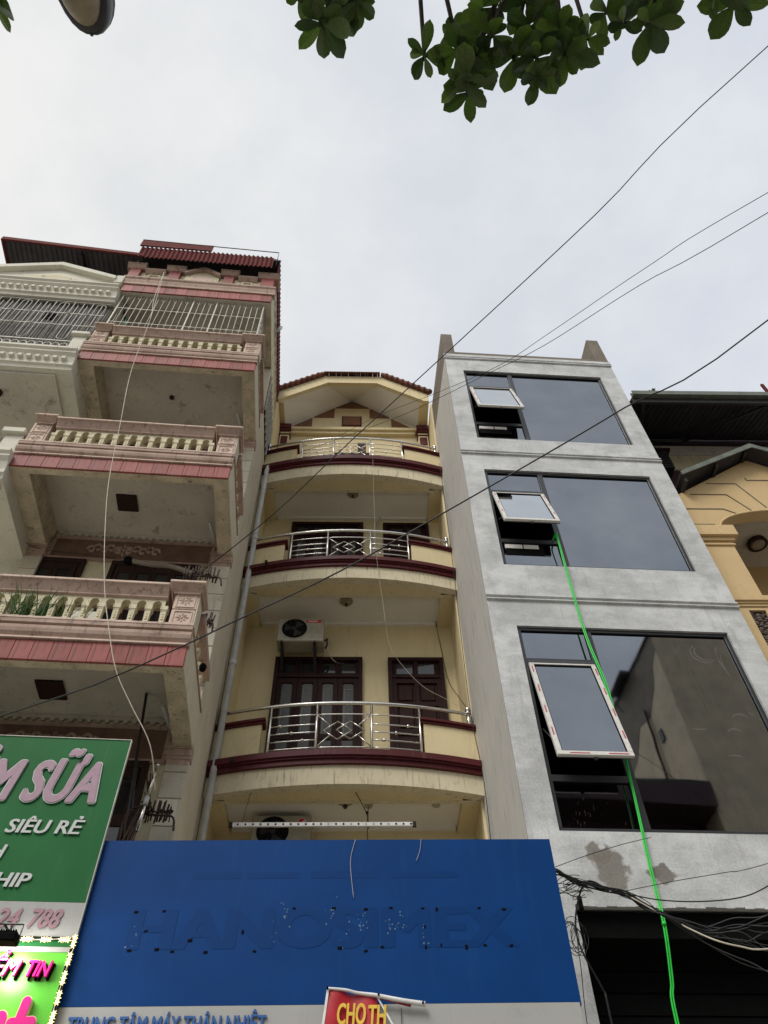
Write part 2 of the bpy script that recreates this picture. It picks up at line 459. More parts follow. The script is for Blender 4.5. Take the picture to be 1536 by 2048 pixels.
_cap = {}
def text_mesh(s, cap, depth=0.004, shear=0.0, bold=0.0, mat='white_print', sx=1.0, bevel=0.0, name='lettering', fat=0.0, fatz=0.0):
    c = bpy.data.curves.new('t', 'FONT')
    c.body = s; c.shear = shear; c.offset = bold; c.extrude = depth / cap * 0.682 / 2; c.bevel_depth = bevel
    c.resolution_u = 3
    o = bpy.data.objects.new('t', c)
    COL.objects.link(o)
    bpy.context.view_layer.update()
    me = bpy.data.meshes.new_from_object(o.evaluated_get(bpy.context.evaluated_depsgraph_get()))
    bpy.data.objects.remove(o)
    bpy.data.curves.remove(c)
    k = cap / 0.682
    xs = [v.co.x for v in me.vertices]
    w0, w1 = min(xs) * k * sx, max(xs) * k * sx
    for v in me.vertices:
        x, y, z = v.co
        v.co = (x * k * sx, -z * k, y * k)       # stands upright, faces -Y
    if fat:
        # heavy face: the same letters repeated a hair in front of each other, spread sideways and upwards
        offs = [(fat * math.cos(a), fatz * math.sin(a)) for a in [PI * j / 5 for j in range(10)]]
        vs, fs = [], []
        base = [tuple(v.co) for v in me.vertices]; polys = [tuple(p.vertices) for p in me.polygons]
        for i, (ox, oz) in enumerate(offs):
            n0 = len(vs); vs += [(x + ox, y - i * .0002, z + oz) for x, y, z in base]; fs += [tuple(n0 + q for q in p) for p in polys]
        bpy.data.meshes.remove(me); me = bpy.data.meshes.new(name); me.from_pydata(vs, [], fs)
        w0 -= fat; w1 += fat
    me.name = name
    me.materials.clear(); me.materials.append(MT[mat])
    return me, w0, w1

def text(s, parent, y, z, cap, right=None, left=None, width=None, **k):
    name = k.pop('name', 'lettering')
    me, w0, w1 = text_mesh(s, cap, name=name, **k)
    if width:
        f = width / (w1 - w0)
        for v in me.vertices: v.co.x *= f
        w0 *= f; w1 *= f
    x = right - w1 if right is not None else left - w0
    return inst(me, name, parent, (x, y, z))

def holed_wall(m, x0, x1, z0, z1, holes, y0, y1, sides=True):
    """wall slab from y0 (front) to y1 with rectangular holes (hx0,hx1,hz0,hz1)"""
    xs = sorted({x0, x1} | {h[0] for h in holes} | {h[1] for h in holes})
    zs = sorted({z0, z1} | {h[2] for h in holes} | {h[3] for h in holes})
    xs = [x for x in xs if x0 <= x <= x1]; zs = [z for z in zs if z0 <= z <= z1]
    for i in range(len(xs) - 1):
        for j in range(len(zs) - 1):
            cx, cz = (xs[i] + xs[i + 1]) / 2, (zs[j] + zs[j + 1]) / 2
            if any(h[0] < cx < h[1] and h[2] < cz < h[3] for h in holes): continue
            a, b, c, d = xs[i], xs[i + 1], zs[j], zs[j + 1]
            m.add([(a, y0, c), (b, y0, c), (b, y0, d), (a, y0, d)], [(0, 1, 2, 3)])
            m.add([(a, y1, c), (b, y1, c), (b, y1, d), (a, y1, d)], [(3, 2, 1, 0)])
    def rim(a, b, c, d, inside):
        q = [((a, y0, c), (b, y0, c), (b, y1, c), (a, y1, c)), ((a, y0, d), (b, y0, d), (b, y1, d), (a, y1, d)),
             ((a, y0, c), (a, y0, d), (a, y1, d), (a, y1, c)), ((b, y0, c), (b, y0, d), (b, y1, d), (b, y1, c))]
        for r in q: m.add(r, [(0, 1, 2, 3)])
    for h in holes: rim(*h, True)
    if sides: rim(x0, x1, z0, z1, False)
    return m

# ------------------------------------------------------------------ ground
MB().box(-60, 60, 3.2, 60, -0.3, 0.0).build('pavement', 'paving', kind='structure')
MB().box(-60, 60, -5.0, 3.2, -0.3, -0.13).build('road', 'asphalt', kind='structure')
MB().box(-400, 400, -400, 400, -0.6, -0.31).build('ground', 'asphalt', kind='structure')
MB().box(-60, 60, -60, -5.0, -0.3, 0.0).build('far_pavement', 'paving', kind='structure')
_k = MB()
for i in range(-12, 13): _k.box(i * 4.0 - 1, i * 4.0 + 1, -1.0, -0.88, -0.13, -0.126)
_k.build('road_marking', 'paint_line', kind='structure')

# ================================================================== PINK TILED HOUSE (left)
LH = thing('tiled_townhouse', (-2.16, 9.7, 0), math.radians(3.72),
           'aged cream townhouse with pink tiled balconies and a caged top floor', 'house')
LX = -3.14
YF, YP, YB = -3.05, -1.5, -1.38
# rear body and the plain side wall
m = MB()
m.box(LX, -0.26, YB, 6.0, 0, 17.25)
m.build('rear_wall', 'cream', LH)
m = MB()
m.box(-0.255, 0.0, -1.46, 6.0, 0, 17.9)
m.build('side_wall', 'strip', LH)
# pilasters of pale tile slabs with a stepped capital in shaded pink
def slab_column(x0, x1, z0, z1, step, y):
    p = MB().box(x0 + .012, x1 - .012, y + .012, y + .1, z0, z1).build('pilaster', 'pink_shaded', LH)
    z = z0; rows = []
    while z < z1 - 0.05:
        rows.append((z, min(z + step, z1))); z += step
    for a, b in rows:
        j = random.uniform(-.003, .003)
        MB().box(x0, x1, y + j, y + .05, a + .007, b - .007).build('slab', 'tile_cream', p, bevel=.004)
    return p
RELIEF = []
def flower(m, cx, y, cz, r, d=0.012):
    """carved flower: eight petals round a boss"""
    for i in range(8):
        a = i * PI / 4; ca, sa = math.cos(a), math.sin(a); rr = r * (1 if i % 2 == 0 else .85)
        q = [(cx + ca * r * .18, cz + sa * r * .18), (cx + ca * rr * .6 - sa * r * .2, cz + sa * rr * .6 + ca * r * .2),
             (cx + ca * rr, cz + sa * rr), (cx + ca * rr * .6 + sa * r * .2, cz + sa * rr * .6 - ca * r * .2)]
        n0 = len(m.v)
        m.add([(p[0], y, p[1]) for p in q] + [(cx + ca * rr * .58, y - d, cz + sa * rr * .58)],
              [(0, 1, 4), (1, 2, 4), (2, 3, 4), (3, 0, 4)])
    m.ball((cx, y, cz), r * .17, 8, 4)
    return m

floors = [7.27, 10.83, 14.17]
def capital(x0, x1, z, parent=LH):
    m = MB()
    for dz0, dz1, o in ((-.28, -.2, .0), (-.2, -.16, .02), (-.16, -.07, .035), (-.07, 0, .055)):
        m.box(x0 - o + .0, x1 + min(o, .02), YP - o - .005, YP + .12, z + dz0, z + dz1)
    return m.build('capital', 'pink_shaded', parent, bevel=.005)
lows = [3.6] + [f + .3 for f in floors]
for i, f in enumerate(floors):
    base = 3.5 if i == 0 else floors[i - 1] + .3
    for x0, x1 in ((-.27, -.003), (LX + .003, LX + .27)):
        slab_column(x0, x1, base, f + .02, .345, YP)
        capital(x0, x1, f + .05)
    # rough brown frieze with a carved cartouche, framed; row of small drops under the slab
    p = MB().box(LX + .3, -.32, YB - .02, YB + .05, f - .12, f + .33).build('frieze', 'frieze', LH)
    fr = MB()
    for a in (((LX + .28), -.3, f - .155, f - .11), ((LX + .28), -.3, f + .33, f + .37)):
        fr.box(a[0], a[1], YB - .05, YB + .05, a[2], a[3])
    fr.box(LX + .28, LX + .33, YB - .048, YB + .05, f - .11, f + .33).box(-.35, -.3, YB - .048, YB + .05, f - .11, f + .33)
    fr.build('frame', 'pink_shaded', p)
    cart = MB(); cx = -1.72; cz = f + .12
    flower(cart, cx, YB - .02, cz, .16, .05)
    for s in (-1, 1):
        for k in range(5):
            a = [(cx + s * (.1 + .1 * k), YB - .03, cz - .05 + .03 * math.sin(k * 2))]
            pts = [(cx + s * (.1 + .1 * k + .07 * math.cos(t) * (1 - t / 9)), YB - .03, cz + (.02 if k % 2 else -.02) + .095 * math.sin(t) * (1 - t / 9)) for t in [j * .8 for j in range(8)]]
            cart.tube(pts, .026, 5)
    cart.build('carving', 'pink_shaded', p)
    dr = MB(); n = 22
    for k in range(n):
        x = LX + .36 + k * (2.5 / n) + .05
        dr.disc((x, YB - .04, f + .43), .03, 'y', .06, 8)
    dr.box(LX + .3, -.3, YB - .045, YB + .04, f + .44, f + .495)
    dr.build('drop_moulding', 'soffit', LH)
# windows and doors behind the balconies
def lwindow(x0, x1, z0, z1, leaves, glass=True):
    w = MB().box(x0, x1, YB - .03, YB + .01, z0, z1).build('window', 'wood', LH)
    fr = MB(); t = .07
    fr.box(x0 - .02, x1 + .02, YB - .07, YB - .0, z1 - t, z1 + .02).box(x0 - .02, x0 + t - .02, YB - .068, YB, z0, z1 - t).box(x1 - t + .02, x1 + .02, YB - .068, YB, z0, z1 - t)
    fr.build('frame', 'wood', w)
    ww = (x1 - x0 - 2 * t) / leaves
    pm = None
    for k in range(leaves):
        a = x0 + t + k * ww
        if pm is None:
            fm = MB(); s = ww * .2
            fm.box(0, s, -.055, -.03, 0, z1 - z0 - t).box(ww - s, ww - .006, -.055, -.03, 0, z1 - z0 - t)
            for zz in (z1 - z0 - t - .14, z1 - z0 - t - .75, z1 - z0 - t - 1.5):
                if zz > 0: fm.box(s, ww - s, -.054, -.03, zz, zz + .14)
            fm = fm.mesh('leaf', 'wood')
            pm = MB().box(s, ww - s, -.04, -.031, 0, z1 - z0 - t - .14).mesh('pane', 'glass_dark')
        inst(fm, 'sash', w, (a, YB, z0)); inst(pm, 'pane', w, (a, YB, z0))
for f in (3.6, 7.85, 11.4):
    top = {3.6: 7.1, 7.85: 10.64, 11.4: 14.0}[f]
    lwindow(LX + .08, LX + .9, top - 1.6, top, 2)
    lwindow(-1.8, -.5, top - 2.4, top, 4)

# ---- balconies
def ltiles(parent, z0, z1, x0, x1, n, y):
    w = (x1 - x0) / n
    me = MB().box(0, w - .0035, 0, .03, 0, z1 - z0 - .003).mesh('tile', 'tile_pink', .003)
    for k in range(n):
        inst(me, 'tile', parent, (x0 + k * w + .003, y - random.uniform(0, .004), z0 + random.uniform(0, .003)))
BAL_W = .088
def baluster_mesh():
    m = MB(); h = .30; w = BAL_W / 2
    m.box(-w * .9, w * .9, -.045, .045, 0, .045).box(-w * .72, w * .72, -.036, .036, .045, .06)
    vs = [(-w * .62, -.03, .06), (w * .62, -.03, .06), (w * .62, .03, .06), (-w * .62, .03, .06),
          (-w * .78, -.038, .22), (w * .78, -.038, .22), (w * .78, .038, .22), (-w * .78, .038, .22)]
    m.add(vs, [(0, 1, 5, 4), (1, 2, 6, 5), (2, 3, 7, 6), (3, 0, 4, 7)])
    m.box(-w * .84, w * .84, -.042, .042, .22, .24).box(-w * 1.0, w * 1.0, -.05, .05, .24, .30)
    for zz in (.09, .13, .17): m.box(-w * .22, w * .22, -.041, -.03, zz, zz + .022)
    return m.mesh('baluster', 'cream')
BALM = baluster_mesh()
def arch_strip(x0, n, pitch, z, h, y0, y1):
    """plate over the balusters with a scalloped arch over each gap"""
    m = MB(); r = pitch * .30
    for k in range(n):
        c = x0 + (k + .5) * pitch
        a, b = c - pitch / 2, c + pitch / 2
        arc = [(c + r * math.cos(t) * (1 + .0 * t), z + .085 * math.sin(t) ** .7 if math.sin(t) > 0 else z) for t in [PI - PI * j / 10 for j in range(11)]]
        pts = [(a, z)] + arc + [(b, z), (b, z + h), (a, z + h)]
        # split in quads: fan columns to the top
        lo = [(a, z)] + arc + [(b, z)]
        for (p, q) in zip(lo[:-1], lo[1:]):
            for yy, fl in ((y0, 0), (y1, 1)):
                f = [(0, 1, 2, 3)] if not fl else [(3, 2, 1, 0)]
                m.add([(p[0], yy, p[1]), (q[0], yy, q[1]), (q[0], yy, z + h), (p[0], yy, z + h)], f)
            m.add([(p[0], y0, p[1]), (q[0], y0, q[1]), (q[0], y1, q[1]), (p[0], y1, p[1])], [(3, 2, 1, 0)])
    return m
def panel_block(parent, x0, x1, z0, z1, y0, y1, name='pedestal'):
    p = MB().box(x0, x1, y0, y1, z0, z1).build(name, 'pink_stone', parent, bevel=.006)
    return p

def balcony(f, n, tn, dark=False):
    b = MB()
    # slab with sunk ceiling: perimeter beams round a raised panel
    b.box(LX, 0, YF + .03, YF + .14, f, f + .5)
    b.box(LX, LX + .27, YF + .14, YP - .0, f, f + .5)
    b.box(-.22, 0.0, YF + .14, YP - .0, f, f + .56)
    s = b.build('balcony', 'beam', LH)
    MB().box(LX + .27, -.22, YF + .14, YB, f + .5, f + .58).build('ceiling', 'soffit', s)
    # plain painted cheek towards the neighbour
    MB().box(0.0, .012, YF + .03, YP, f + .002, f + .56).build('cheek', 'strip', s)
    MB().box(.012, .03, YF - .0, YP + .02, f + .555, f + .585).build('drip_edge', 'pink_shaded', s)
    ltiles(s, f, f + .285, LX, 0, tn, YF)
    # stepped ledge
    prof = [(YF + .05, .287), (YF - .012, .287), (YF - .015, .31), (YF + .012, .318), (YF - .0, .35), (YF - .03, .385), (YF - .042, .43), (YF - .04, .475),
            (YF - .012, .485), (YF - .012, .50), (YF - .045, .512), (YF - .045, .565), (YF + .05, .565)]
    led = MB()
    led.prism([(a, f + z) for a, z in prof], LX - .03, .02, 'x')
    led.build('ledge', 'pink_shaded', s)
    MB().box(LX - .02, .018, YF - .03, YF + .04, f + .292, f + .312).build('ledge_fillet', 'pink_stone', s)
    MB().box(LX - .035, .025, YF - .052, YF + .2, f + .566, f + .60).build('ledge_top', 'pink_stone', s, bevel=.004)
    # pedestals: two stacked carved blocks each end, cap on top
    zt = f + 1.16
    for x0, x1 in ((-.285, -.003), (LX + .003, LX + .285)):
        for z0, z1 in ((f + .60, f + .86), (f + .872, zt - .005)):
            p = panel_block(s, x0, x1, z0, z1, YF, YF + .28)
            rl = MB(); c = (x0 + x1) / 2; h = z1 - z0; w = x1 - x0
            for q in ((x0 + .03, x1 - .03, z0 + .025, z0 + .037), (x0 + .03, x1 - .03, z1 - .037, z1 - .025)): rl.box(q[0], q[1], YF - .012, YF, q[2], q[3])
            for q in (x0 + .03, x1 - .042): rl.box(q, q + .012, YF - .011, YF, z0 + .037, z1 - .037)
            flower(rl, c, YF - .001, (z0 + z1) / 2, min(h, w) * .33, .016)
            rl.build('carving', 'pink_stone', s)
    MB().box(.0, .012, YF + .003, YF + .27, f + .605, zt - .01).build('cheek', 'strip', s)
    for x0, x1 in ((-.36, .07), (LX - .0, LX + .36)):
        c = MB()
        c.box(x0 + .055, x1 - .055, YF - .03, YF + .3, zt - .06, zt - .03)
        c.prism([(YF - .03, zt - .03), (YF - .10, zt + .04), (YF - .10, zt + .05), (YF + .36, zt + .05), (YF + .3, zt - .03)], x0 + .03, x1 - .03, 'x')
        c.build('cap', 'pink_shaded', s)
        MB().box(x0, x1, YF - .125, YF + .37, zt + .05, zt + .085).build('cap_slab', 'pink_stone', s, bevel=.005)
    # rail
    r = MB()
    r.prism([(YF - .0, zt - .155), (YF - .03, zt - .14), (YF - .03, zt - .12), (YF - .09, zt - .02), (YF - .1, zt - .005), (YF + .25, zt - .005), (YF + .2, zt - .155)], LX + .36, -.36, 'x')
    r.build('rail', 'pink_shaded', s)
    MB().box(LX + .355, -.355, YF - .12, YF + .27, zt - .004, zt + .03).build('rail_slab', 'pink_stone', s, bevel=.004)
    pitch = (-LX - .57) / n
    for k in range(n):
        inst(BALM, 'baluster', s, (LX + .285 + (k + .5) * pitch, YF + .045, f + .602))
    arch_strip(LX + .285 + pitch / 2, n - 1, pitch, f + .9, .105, YF + .005, YF + .12).build('arch_plate', 'cream', s)
    # side balustrade towards the neighbour
    r = MB()
    r.box(-.1, .05, YF + .37, YP - .02, zt - .12, zt + .0)
    r.build('side_rail', 'pink_shaded', s)
    for k in range(4):
        inst(BALM, 'baluster', s, (-.05, YF + .5 + k * .26, f + .602), (0, 0, PI / 2))
    MB().box(-.12, -.02, YF + .28, YP, f + .56, f + .60).build('side_curb', 'pink_stone', s)
    return s
bals = [balcony(floors[0], 14, 15), balcony(floors[1], 14, 14), balcony(floors[2], 14, 14)]
# square vents in the two lower ceilings, hook in the third
for f in floors[:2]:
    v = MB(); v.box(*((-1.835, -1.52, -2.25, -1.93) if f > 8 else (-1.93, -1.60, -2.09, -1.74)), f + .47, f + .498).build('ceiling_vent', 'wood', LH)
m = MB(); m.tube([(-1.64, -2.09, 14.68), (-1.64, -2.09, 14.58), (-1.61, -2.11, 14.55), (-1.58, -2.09, 14.58)], .012, 6); m.disc((-1.64, -2.09, 14.62), .04, 'z', .05, 10)
m.build('ceiling_hook', 'rust', LH)
# short brackets left on the side beams
for f in floors:
    MB().tube([(-.27, -1.52, f + .22), (-.37, -1.95, f + .3)], .032, 8).build('conduit', 'pipe', LH)

# ---- top floor: beam, tiles, ledge, parapet
T0 = 17.25
m = MB(); m.box(LX, 0, YF + .03, YF + .35, T0, T0 + .3).box(LX, 0, YF + .35, 6, T0 + .15, T0 + .4)
top = m.build('top_beam', 'soffit', LH)
m = MB(); m.box(-.14, 0, YF + .35, YP, T0, T0 + .29).build('side_beam', 'beam', top)
MB().box(0.0, .012, YF + .03, 6, T0 + .002, T0 + .6).build('cheek', 'cream', top)
ltiles(top, T0, T0 + .33, LX, 0, 14, YF)
m = MB(); m.prism([(YF + .1, T0 + .33), (YF - .03, T0 + .33), (YF - .03, T0 + .42), (YF - .05, T0 + .5), (YF - .05, T0 + .53), (YF - .03, T0 + .55), (YF - .07, T0 + .6), (YF - .07, T0 + .66), (YF + .1, T0 + .66)], LX - .06, .05, 'x')
m.build('ledge', 'pink_shaded', top)
Z1 = T0 + .66
m = MB(); m.box(LX + .05, -.05, YF + .02, YF + .2, Z1, Z1 + .42); m.build('parapet', 'cream', top)
for a, b in ((-3.16, -2.93), (-2.31, -2.07), (-1.12, -.9), (-.3, -.02)):
    MB().box(a, b, YF - .06, YF + .22, Z1, Z1 + .46).build('pedestal', 'tile_pink', top, bevel=.004)
    c = MB(); c.prism([(YF - .06, Z1 + .46), (YF - .12, Z1 + .54), (YF - .12, Z1 + .6), (YF + .26, Z1 + .6), (YF + .24, Z1 + .46)], a - .09, b + .09, 'x')
    c.build('cap', 'pink_shaded', top)
    MB().box(a - .1, b + .1, YF - .13, YF + .27, Z1 + .6, Z1 + .62).build('cap_slab', 'pink_stone', top)
for a, b in ((-2.84, -2.4), (-.81, -.39)):
    c = MB(); c.prism([(YF, Z1 + .33), (YF - .09, Z1 + .4), (YF - .09, Z1 + .44), (YF + .2, Z1 + .44), (YF + .2, Z1 + .33)], a - .001, b + .001, 'x'); c.build('rail', 'pink_shaded', top)
    q = MB(); q.box(a + .1, b - .1, YF - .012, YF + .02, Z1 + .1, Z1 + .125).box(a + .1, b - .1, YF - .012, YF + .02, Z1 + .24, Z1 + .265).box(a + .1, a + .125, YF - .011, YF + .02, Z1 + .125, Z1 + .24).box(b - .125, b - .1, YF - .011, YF + .02, Z1 + .125, Z1 + .24)
    q.build('panel_frame', 'cream', top)
# little raking gable in the middle of the parapet
c = MB(); A, B, ZA, ZB = -1.98, -1.21, Z1 + .33, Z1 + .72
mid = (A + B) / 2
c.prism([(A, ZA), (mid, ZB - .1), (B, ZA), (B, ZA + .11), (mid, ZB + .03), (A, ZA + .11)], YF - .1, YF + .2, 'y')
c.build('gable_moulding', 'pink_shaded', top)
c = MB(); c.prism([(A + .02, Z1 + .01), (B - .02, Z1 + .01), (B - .02, ZA), (mid, ZB - .1), (A + .02, ZA)], YF - .02, YF + .02, 'y').build('gable_panel', 'cream', top)
c = MB(); c.prism([(A + .14, Z1 + .08), (B - .14, Z1 + .08), (B - .16, ZA - .08), (mid, ZB - .24), (A + .16, ZA - .08)], YF - .03, YF - .018, 'y').build('gable_panel', 'pink_stone', top)
# side parapet with small openings towards the neighbour
m = MB(); m.box(-.06, .02, YF + .22, 3.0, Z1 + .0, Z1 + .12).box(-.06, .02, YF + .22, 3.0, Z1 + .4, Z1 + .5)
for k in range(22): m.box(-.05, .01, YF + .3 + k * .25, YF + .38 + k * .25, Z1 + .12, Z1 + .4)
m.build('side_parapet', 'cream', top)
# caged upper balcony: iron grille
g = MB(); gy = -2.95; g0, g1 = 15.24, T0
for z in (g0 + .03, 15.95, 16.6, g1 - .03): g.box(-3.06, -.14, gy - .008, gy + .008, z - .009, z + .009)
g = g.build('grille', 'iron_pale', LH)
bar = MB().tube([(0, 0, g0), (0, 0, g1)], .009, 6).mesh('bar', 'iron_pale')
thick = MB().box(-.014, .014, -.012, .012, g0, g1).mesh('bar', 'iron_pale')
nb = 25
curl = MB()
for s in (-1, 1):
    curl.tube([(s * .006, 0, -.2), (s * .05, 0, -.1), (s * .075, 0, -.03), (s * .045, 0, 0), (s * .02, 0, -.03)], .006, 5)
curl.tube([(-.05, 0, -.16), (.05, 0, -.16)], .005, 5)
curl = curl.mesh('scroll', 'iron_pale')
ring = MB().tube([(.035 * math.cos(t), 0, .035 * math.sin(t)) for t in [j * PI / 4 for j in range(9)]], .007, 5).mesh('ring', 'iron_pale')
for k in range(nb):
    x = -3.06 + k * (2.92 / (nb - 1))
    inst(thick if k in (0, 12, 16, 24) else bar, 'bar', g, (x, gy, 0))
    if k % 2 == 1: inst(curl, 'scroll', g, (x, gy, g1 - .02))
    if k in (2, 4, 6, 10, 14, 18, 20, 22): inst(ring, 'ring', g, (x, gy, 16.6))
    if k in (3, 5, 9, 13, 17, 19, 21): inst(ring, 'ring', g, (x, gy, 15.95))
sg = MB()
for z in (g0 + .03, 15.95, 16.6, g1 - .03): sg.box(-.148, -.132, gy, YP, z - .009, z + .009); sg.box(-3.068, -3.052, gy, YP, z - .009, z + .009)
sg = sg.build('side_grille', 'iron_pale', LH, kind='stuff')
for k in range(1, 12):
    for x in (-.14, -3.06): inst(bar, 'bar', sg, (x, gy + k * .12, 0))
MB().box(LX + .28, -.3, YB - .12, YB - .06, 14.9, 17.24).build('interior_shade_panel', simple('painted_room_shade', (0.05, 0.045, 0.038), 0.8, var=.3, stretch=(5, 5, .5), spec=.1), LH)  # dark sheet added to paint the shade inside the caged floor
# green netting folded behind the bars
m = MB(); m.prism([(-2.98, 15.3), (-2.86, 15.3), (-2.8, 16.1), (-2.84, 16.5), (-2.9, 15.9)], -2.8, -2.77, 'y')
m.build('netting', simple('green_net', (0.03, 0.12, 0.07), 0.8), LH)
# louvred opening and dark shutter on the side wall
m = MB()
m.box(.0, .012, -1.3, 1.0, 15.75, 17.2)
sv = m.build('side_opening', 'black', LH)
for k in range(12): MB().box(.012, .05, -1.3 + k * .19, -1.28 + k * .19, 15.75, 17.2).build('slat', 'iron_pale', sv)
# steel roof over the terrace: mansard strip of red sheet, dark underside
rf = MB(); rf.box(-3.06, .04, -3.3, 3.4, 18.98, 19.04); rf = rf.build('roof', 'roof_dark', LH)
corrugated((-3.05, -3.32, 18.5), (-.09, -3.32, 18.5), (-3.05, -3.36, 19.0), (-.09, -3.36, 19.0), 30, .018, (0, -1, 0), 'roof_sheet', 'roof_sheet', rf)
MB().box(-3.09, -1.5, -3.4, -3.37, 19.0, 19.33).build('fascia', 'roof_sheet', rf)
corrugated((.03, -3.3, 18.5), (.03, 3.3, 18.5), (.045, -3.3, 19.05), (.045, 3.3, 19.05), 60, .012, (1, 0, 0), 'roof_sheet', 'roof_sheet', rf)
MB().tube([(-3.09, -3.4, 19.34), (-.0, -3.4, 19.22), (.0, -3.4, 18.4)], .012, 6).build('edge_wire', 'iron_dark', rf)
corrugated((-1.6, -3.3, 19.06), (0, -3.3, 19.06), (-1.6, 3, 19.5), (0, 3, 19.5), 16, .02, (0, 0, 1), 'roof_sheet', 'roof_sheet', rf)
for x, y in ((-2.95, -3.0), (-.12, -3.0), (-2.95, .5), (-.12, .5)): MB().tube([(x, y, 17.6), (x, y, 19.0)], .025, 8).build('roof_post', 'iron_pale', rf)
MB().box(-3.0, -.1, -1.2, -1.1, 17.6, 19.0).build('terrace_wall', 'soffit', rf)
MB().tube([(.1, -2.1, 17.9), (.12, -1.9, 18.5)], .04, 8).build('drain_pipe', 'pipe', LH)

# downpipe in the corner between the two houses
dp = MB(); dp.tube([(.11, -.1, 2.0), (.11, -.1, 15.2), (.13, -.12, 15.32), (.2, -.06, 15.36)], .05, 12)
for z in (5.95, 9.8, 12.9): dp.disc((.11, -.1, z), .062, 'z', .09, 12)
dpo = dp.build('downpipe', 'pipe', None)
dpo.location = (-2.16, 9.7, 0); dpo.rotation_euler = (0, 0, math.radians(3.72))
_prep(dpo, 'grey plastic downpipe in the corner between the pink tiled and yellow houses', 'pipe', None, None)

# ================================================================== WHITE HOUSE (far left)
WH = thing('white_townhouse', (-2.16, 9.7, 0), math.radians(3.72),
           'ivory white townhouse with a pediment, dentils and a pale iron grille', 'house')
W0, W1 = -6.1, -3.165
m = MB(); m.box(W0, W1, -1.4, 6, 0, 17.2).build('rear_wall', 'white_paint', WH)
def wledge(z, h, soff):
    b = MB()
    b.prism([(-1.4, z), (-3.0, z), (-3.02, z + .07), (-3.06, z + .09), (-3.06, z + .17), (-3.1, z + .3), (-3.16, z + .36), (-3.16, z + .41), (-3.2, z + .44), (-3.2, z + h), (-1.4, z + h)], W0, W1 + .03, 'x')
    b = b.build('cornice', 'white_paint', WH)
    dm = MB().box(0, .075, -3.13, -3.05, z + .19, z + .27).mesh('dentil', 'white_paint', .004)
    k = 0
    while W0 + .05 + k * .15 < W1 - .05:
        inst(dm, 'dentil', b, (W0 + .05 + k * .15, 0, 0)); k += 1
    return b
wledge(13.8, .5, True); wledge(16.75, .48, True); wledge(10.55, .5, True); wledge(7.0, .5, True)
MB().box(W0, W1 - .25, -2.9, -1.4, 13.74, 13.79).build('ceiling', 'soffit', WH)
# pediment
pm_ = MB(); pm_.prism([(W0, 17.24), (W1 + .02, 17.24), (W1 - .1, 17.6), (-4.58, 18.08), (W0, 17.62)], -3.04, -2.8, 'y')
ped = pm_.build('pediment', 'white_paint', WH)
c = MB(); c.prism([(W0, 17.62), (-4.58, 18.1), (W1 - .16, 17.6), (W1 - .16, 17.74), (-4.58, 18.26), (W0, 17.76)], -3.16, -2.78, 'y').build('raking_cornice', 'white_paint', ped)
c = MB(); c.prism([(-5.9, 17.4), (-3.6, 17.38), (-3.62, 17.44), (-4.58, 17.86), (-5.6, 17.5)], -3.06, -3.035, 'y').build('panel_frame', 'white_paint', ped)
c = MB(); c.prism([(-5.6, 17.44), (-3.8, 17.43), (-4.56, 17.76)], -3.075, -3.055, 'y').build('carved_panel', 'cream', ped)
MB().box(W1 - .17, W1 + .0, -3.12, -2.8, 17.5, 17.86).build('end_block', 'white_paint', ped, bevel=.01)
# pedestal and low iron arches on the ledge
MB().box(-3.43, W1 - .02, -3.05, -2.8, 14.3, 15.0).build('pedestal', 'white_paint', WH, bevel=.01)
MB().box(-3.48, W1 + .02, -3.12, -2.76, 15.0, 15.1).build('cap', 'white_paint', WH, bevel=.01)
ia = MB(); ia.box(W0, -3.45, -3.02, -3.0, 14.84, 14.865).box(W0, -3.45, -3.02, -3.0, 14.32, 14.345)
ia = ia.build('low_railing', 'iron_white', WH)
am = MB(); am.tube([(-.07, 0, 14.34)] + [(-.07 * math.cos(t), 0, 14.66 + .1 * math.sin(t)) for t in [j * PI / 6 for j in range(7)]] + [(.07, 0, 14.34)], .012, 6)
am = am.mesh('arch', 'iron_white')
k = 0
while W0 + .1 + k * .145 < -3.5: inst(am, 'arch', ia, (W0 + .1 + k * .145, -3.01, 0)); k += 1
wg = MB()
for z in (14.96, 15.64, 16.16, 16.7): wg.box(W0, -3.2, -2.958, -2.942, z - .009, z + .009)
wg = wg.build('grille', 'iron_white', WH)
wb_ = MB().tube([(0, 0, 14.93), (0, 0, 16.74)], .010, 6).mesh('bar', 'iron_white')
wu = MB().tube([(-.09, 0, 15.15)] + [(-.09 * math.cos(t), 0, 15.1 - .09 * math.sin(t)) for t in [j * PI / 6 for j in range(7)]] + [(.09, 0, 15.15), (.09, 0, 16.5)] + [(.09 * math.cos(t), 0, 16.52 + .09 * math.sin(t)) for t in [j * PI / 6 for j in range(7)]] + [(-.09, 0, 15.15)], .010, 6).mesh('loop', 'iron_white')
step = .0915; k = 0; x = -3.26
wu = MB().tube([(-step, 0, 16.55), (-step, 0, 15.2)] + [(-step * math.cos(t), 0, 15.14 - step * math.sin(t)) for t in [j * PI / 6 for j in range(7)]] + [(step, 0, 15.2), (step, 0, 16.55)], .0085, 6).mesh('loop', 'iron_white')
wt = MB().tube([(-step, 0, 15.1), (-step, 0, 16.5)] + [(-step * math.cos(t), 0, 16.56 + step * math.sin(t)) for t in [j * PI / 6 for j in range(7)]] + [(step, 0, 16.5), (step, 0, 15.1)], .0085, 6).mesh('loop', 'iron_white')
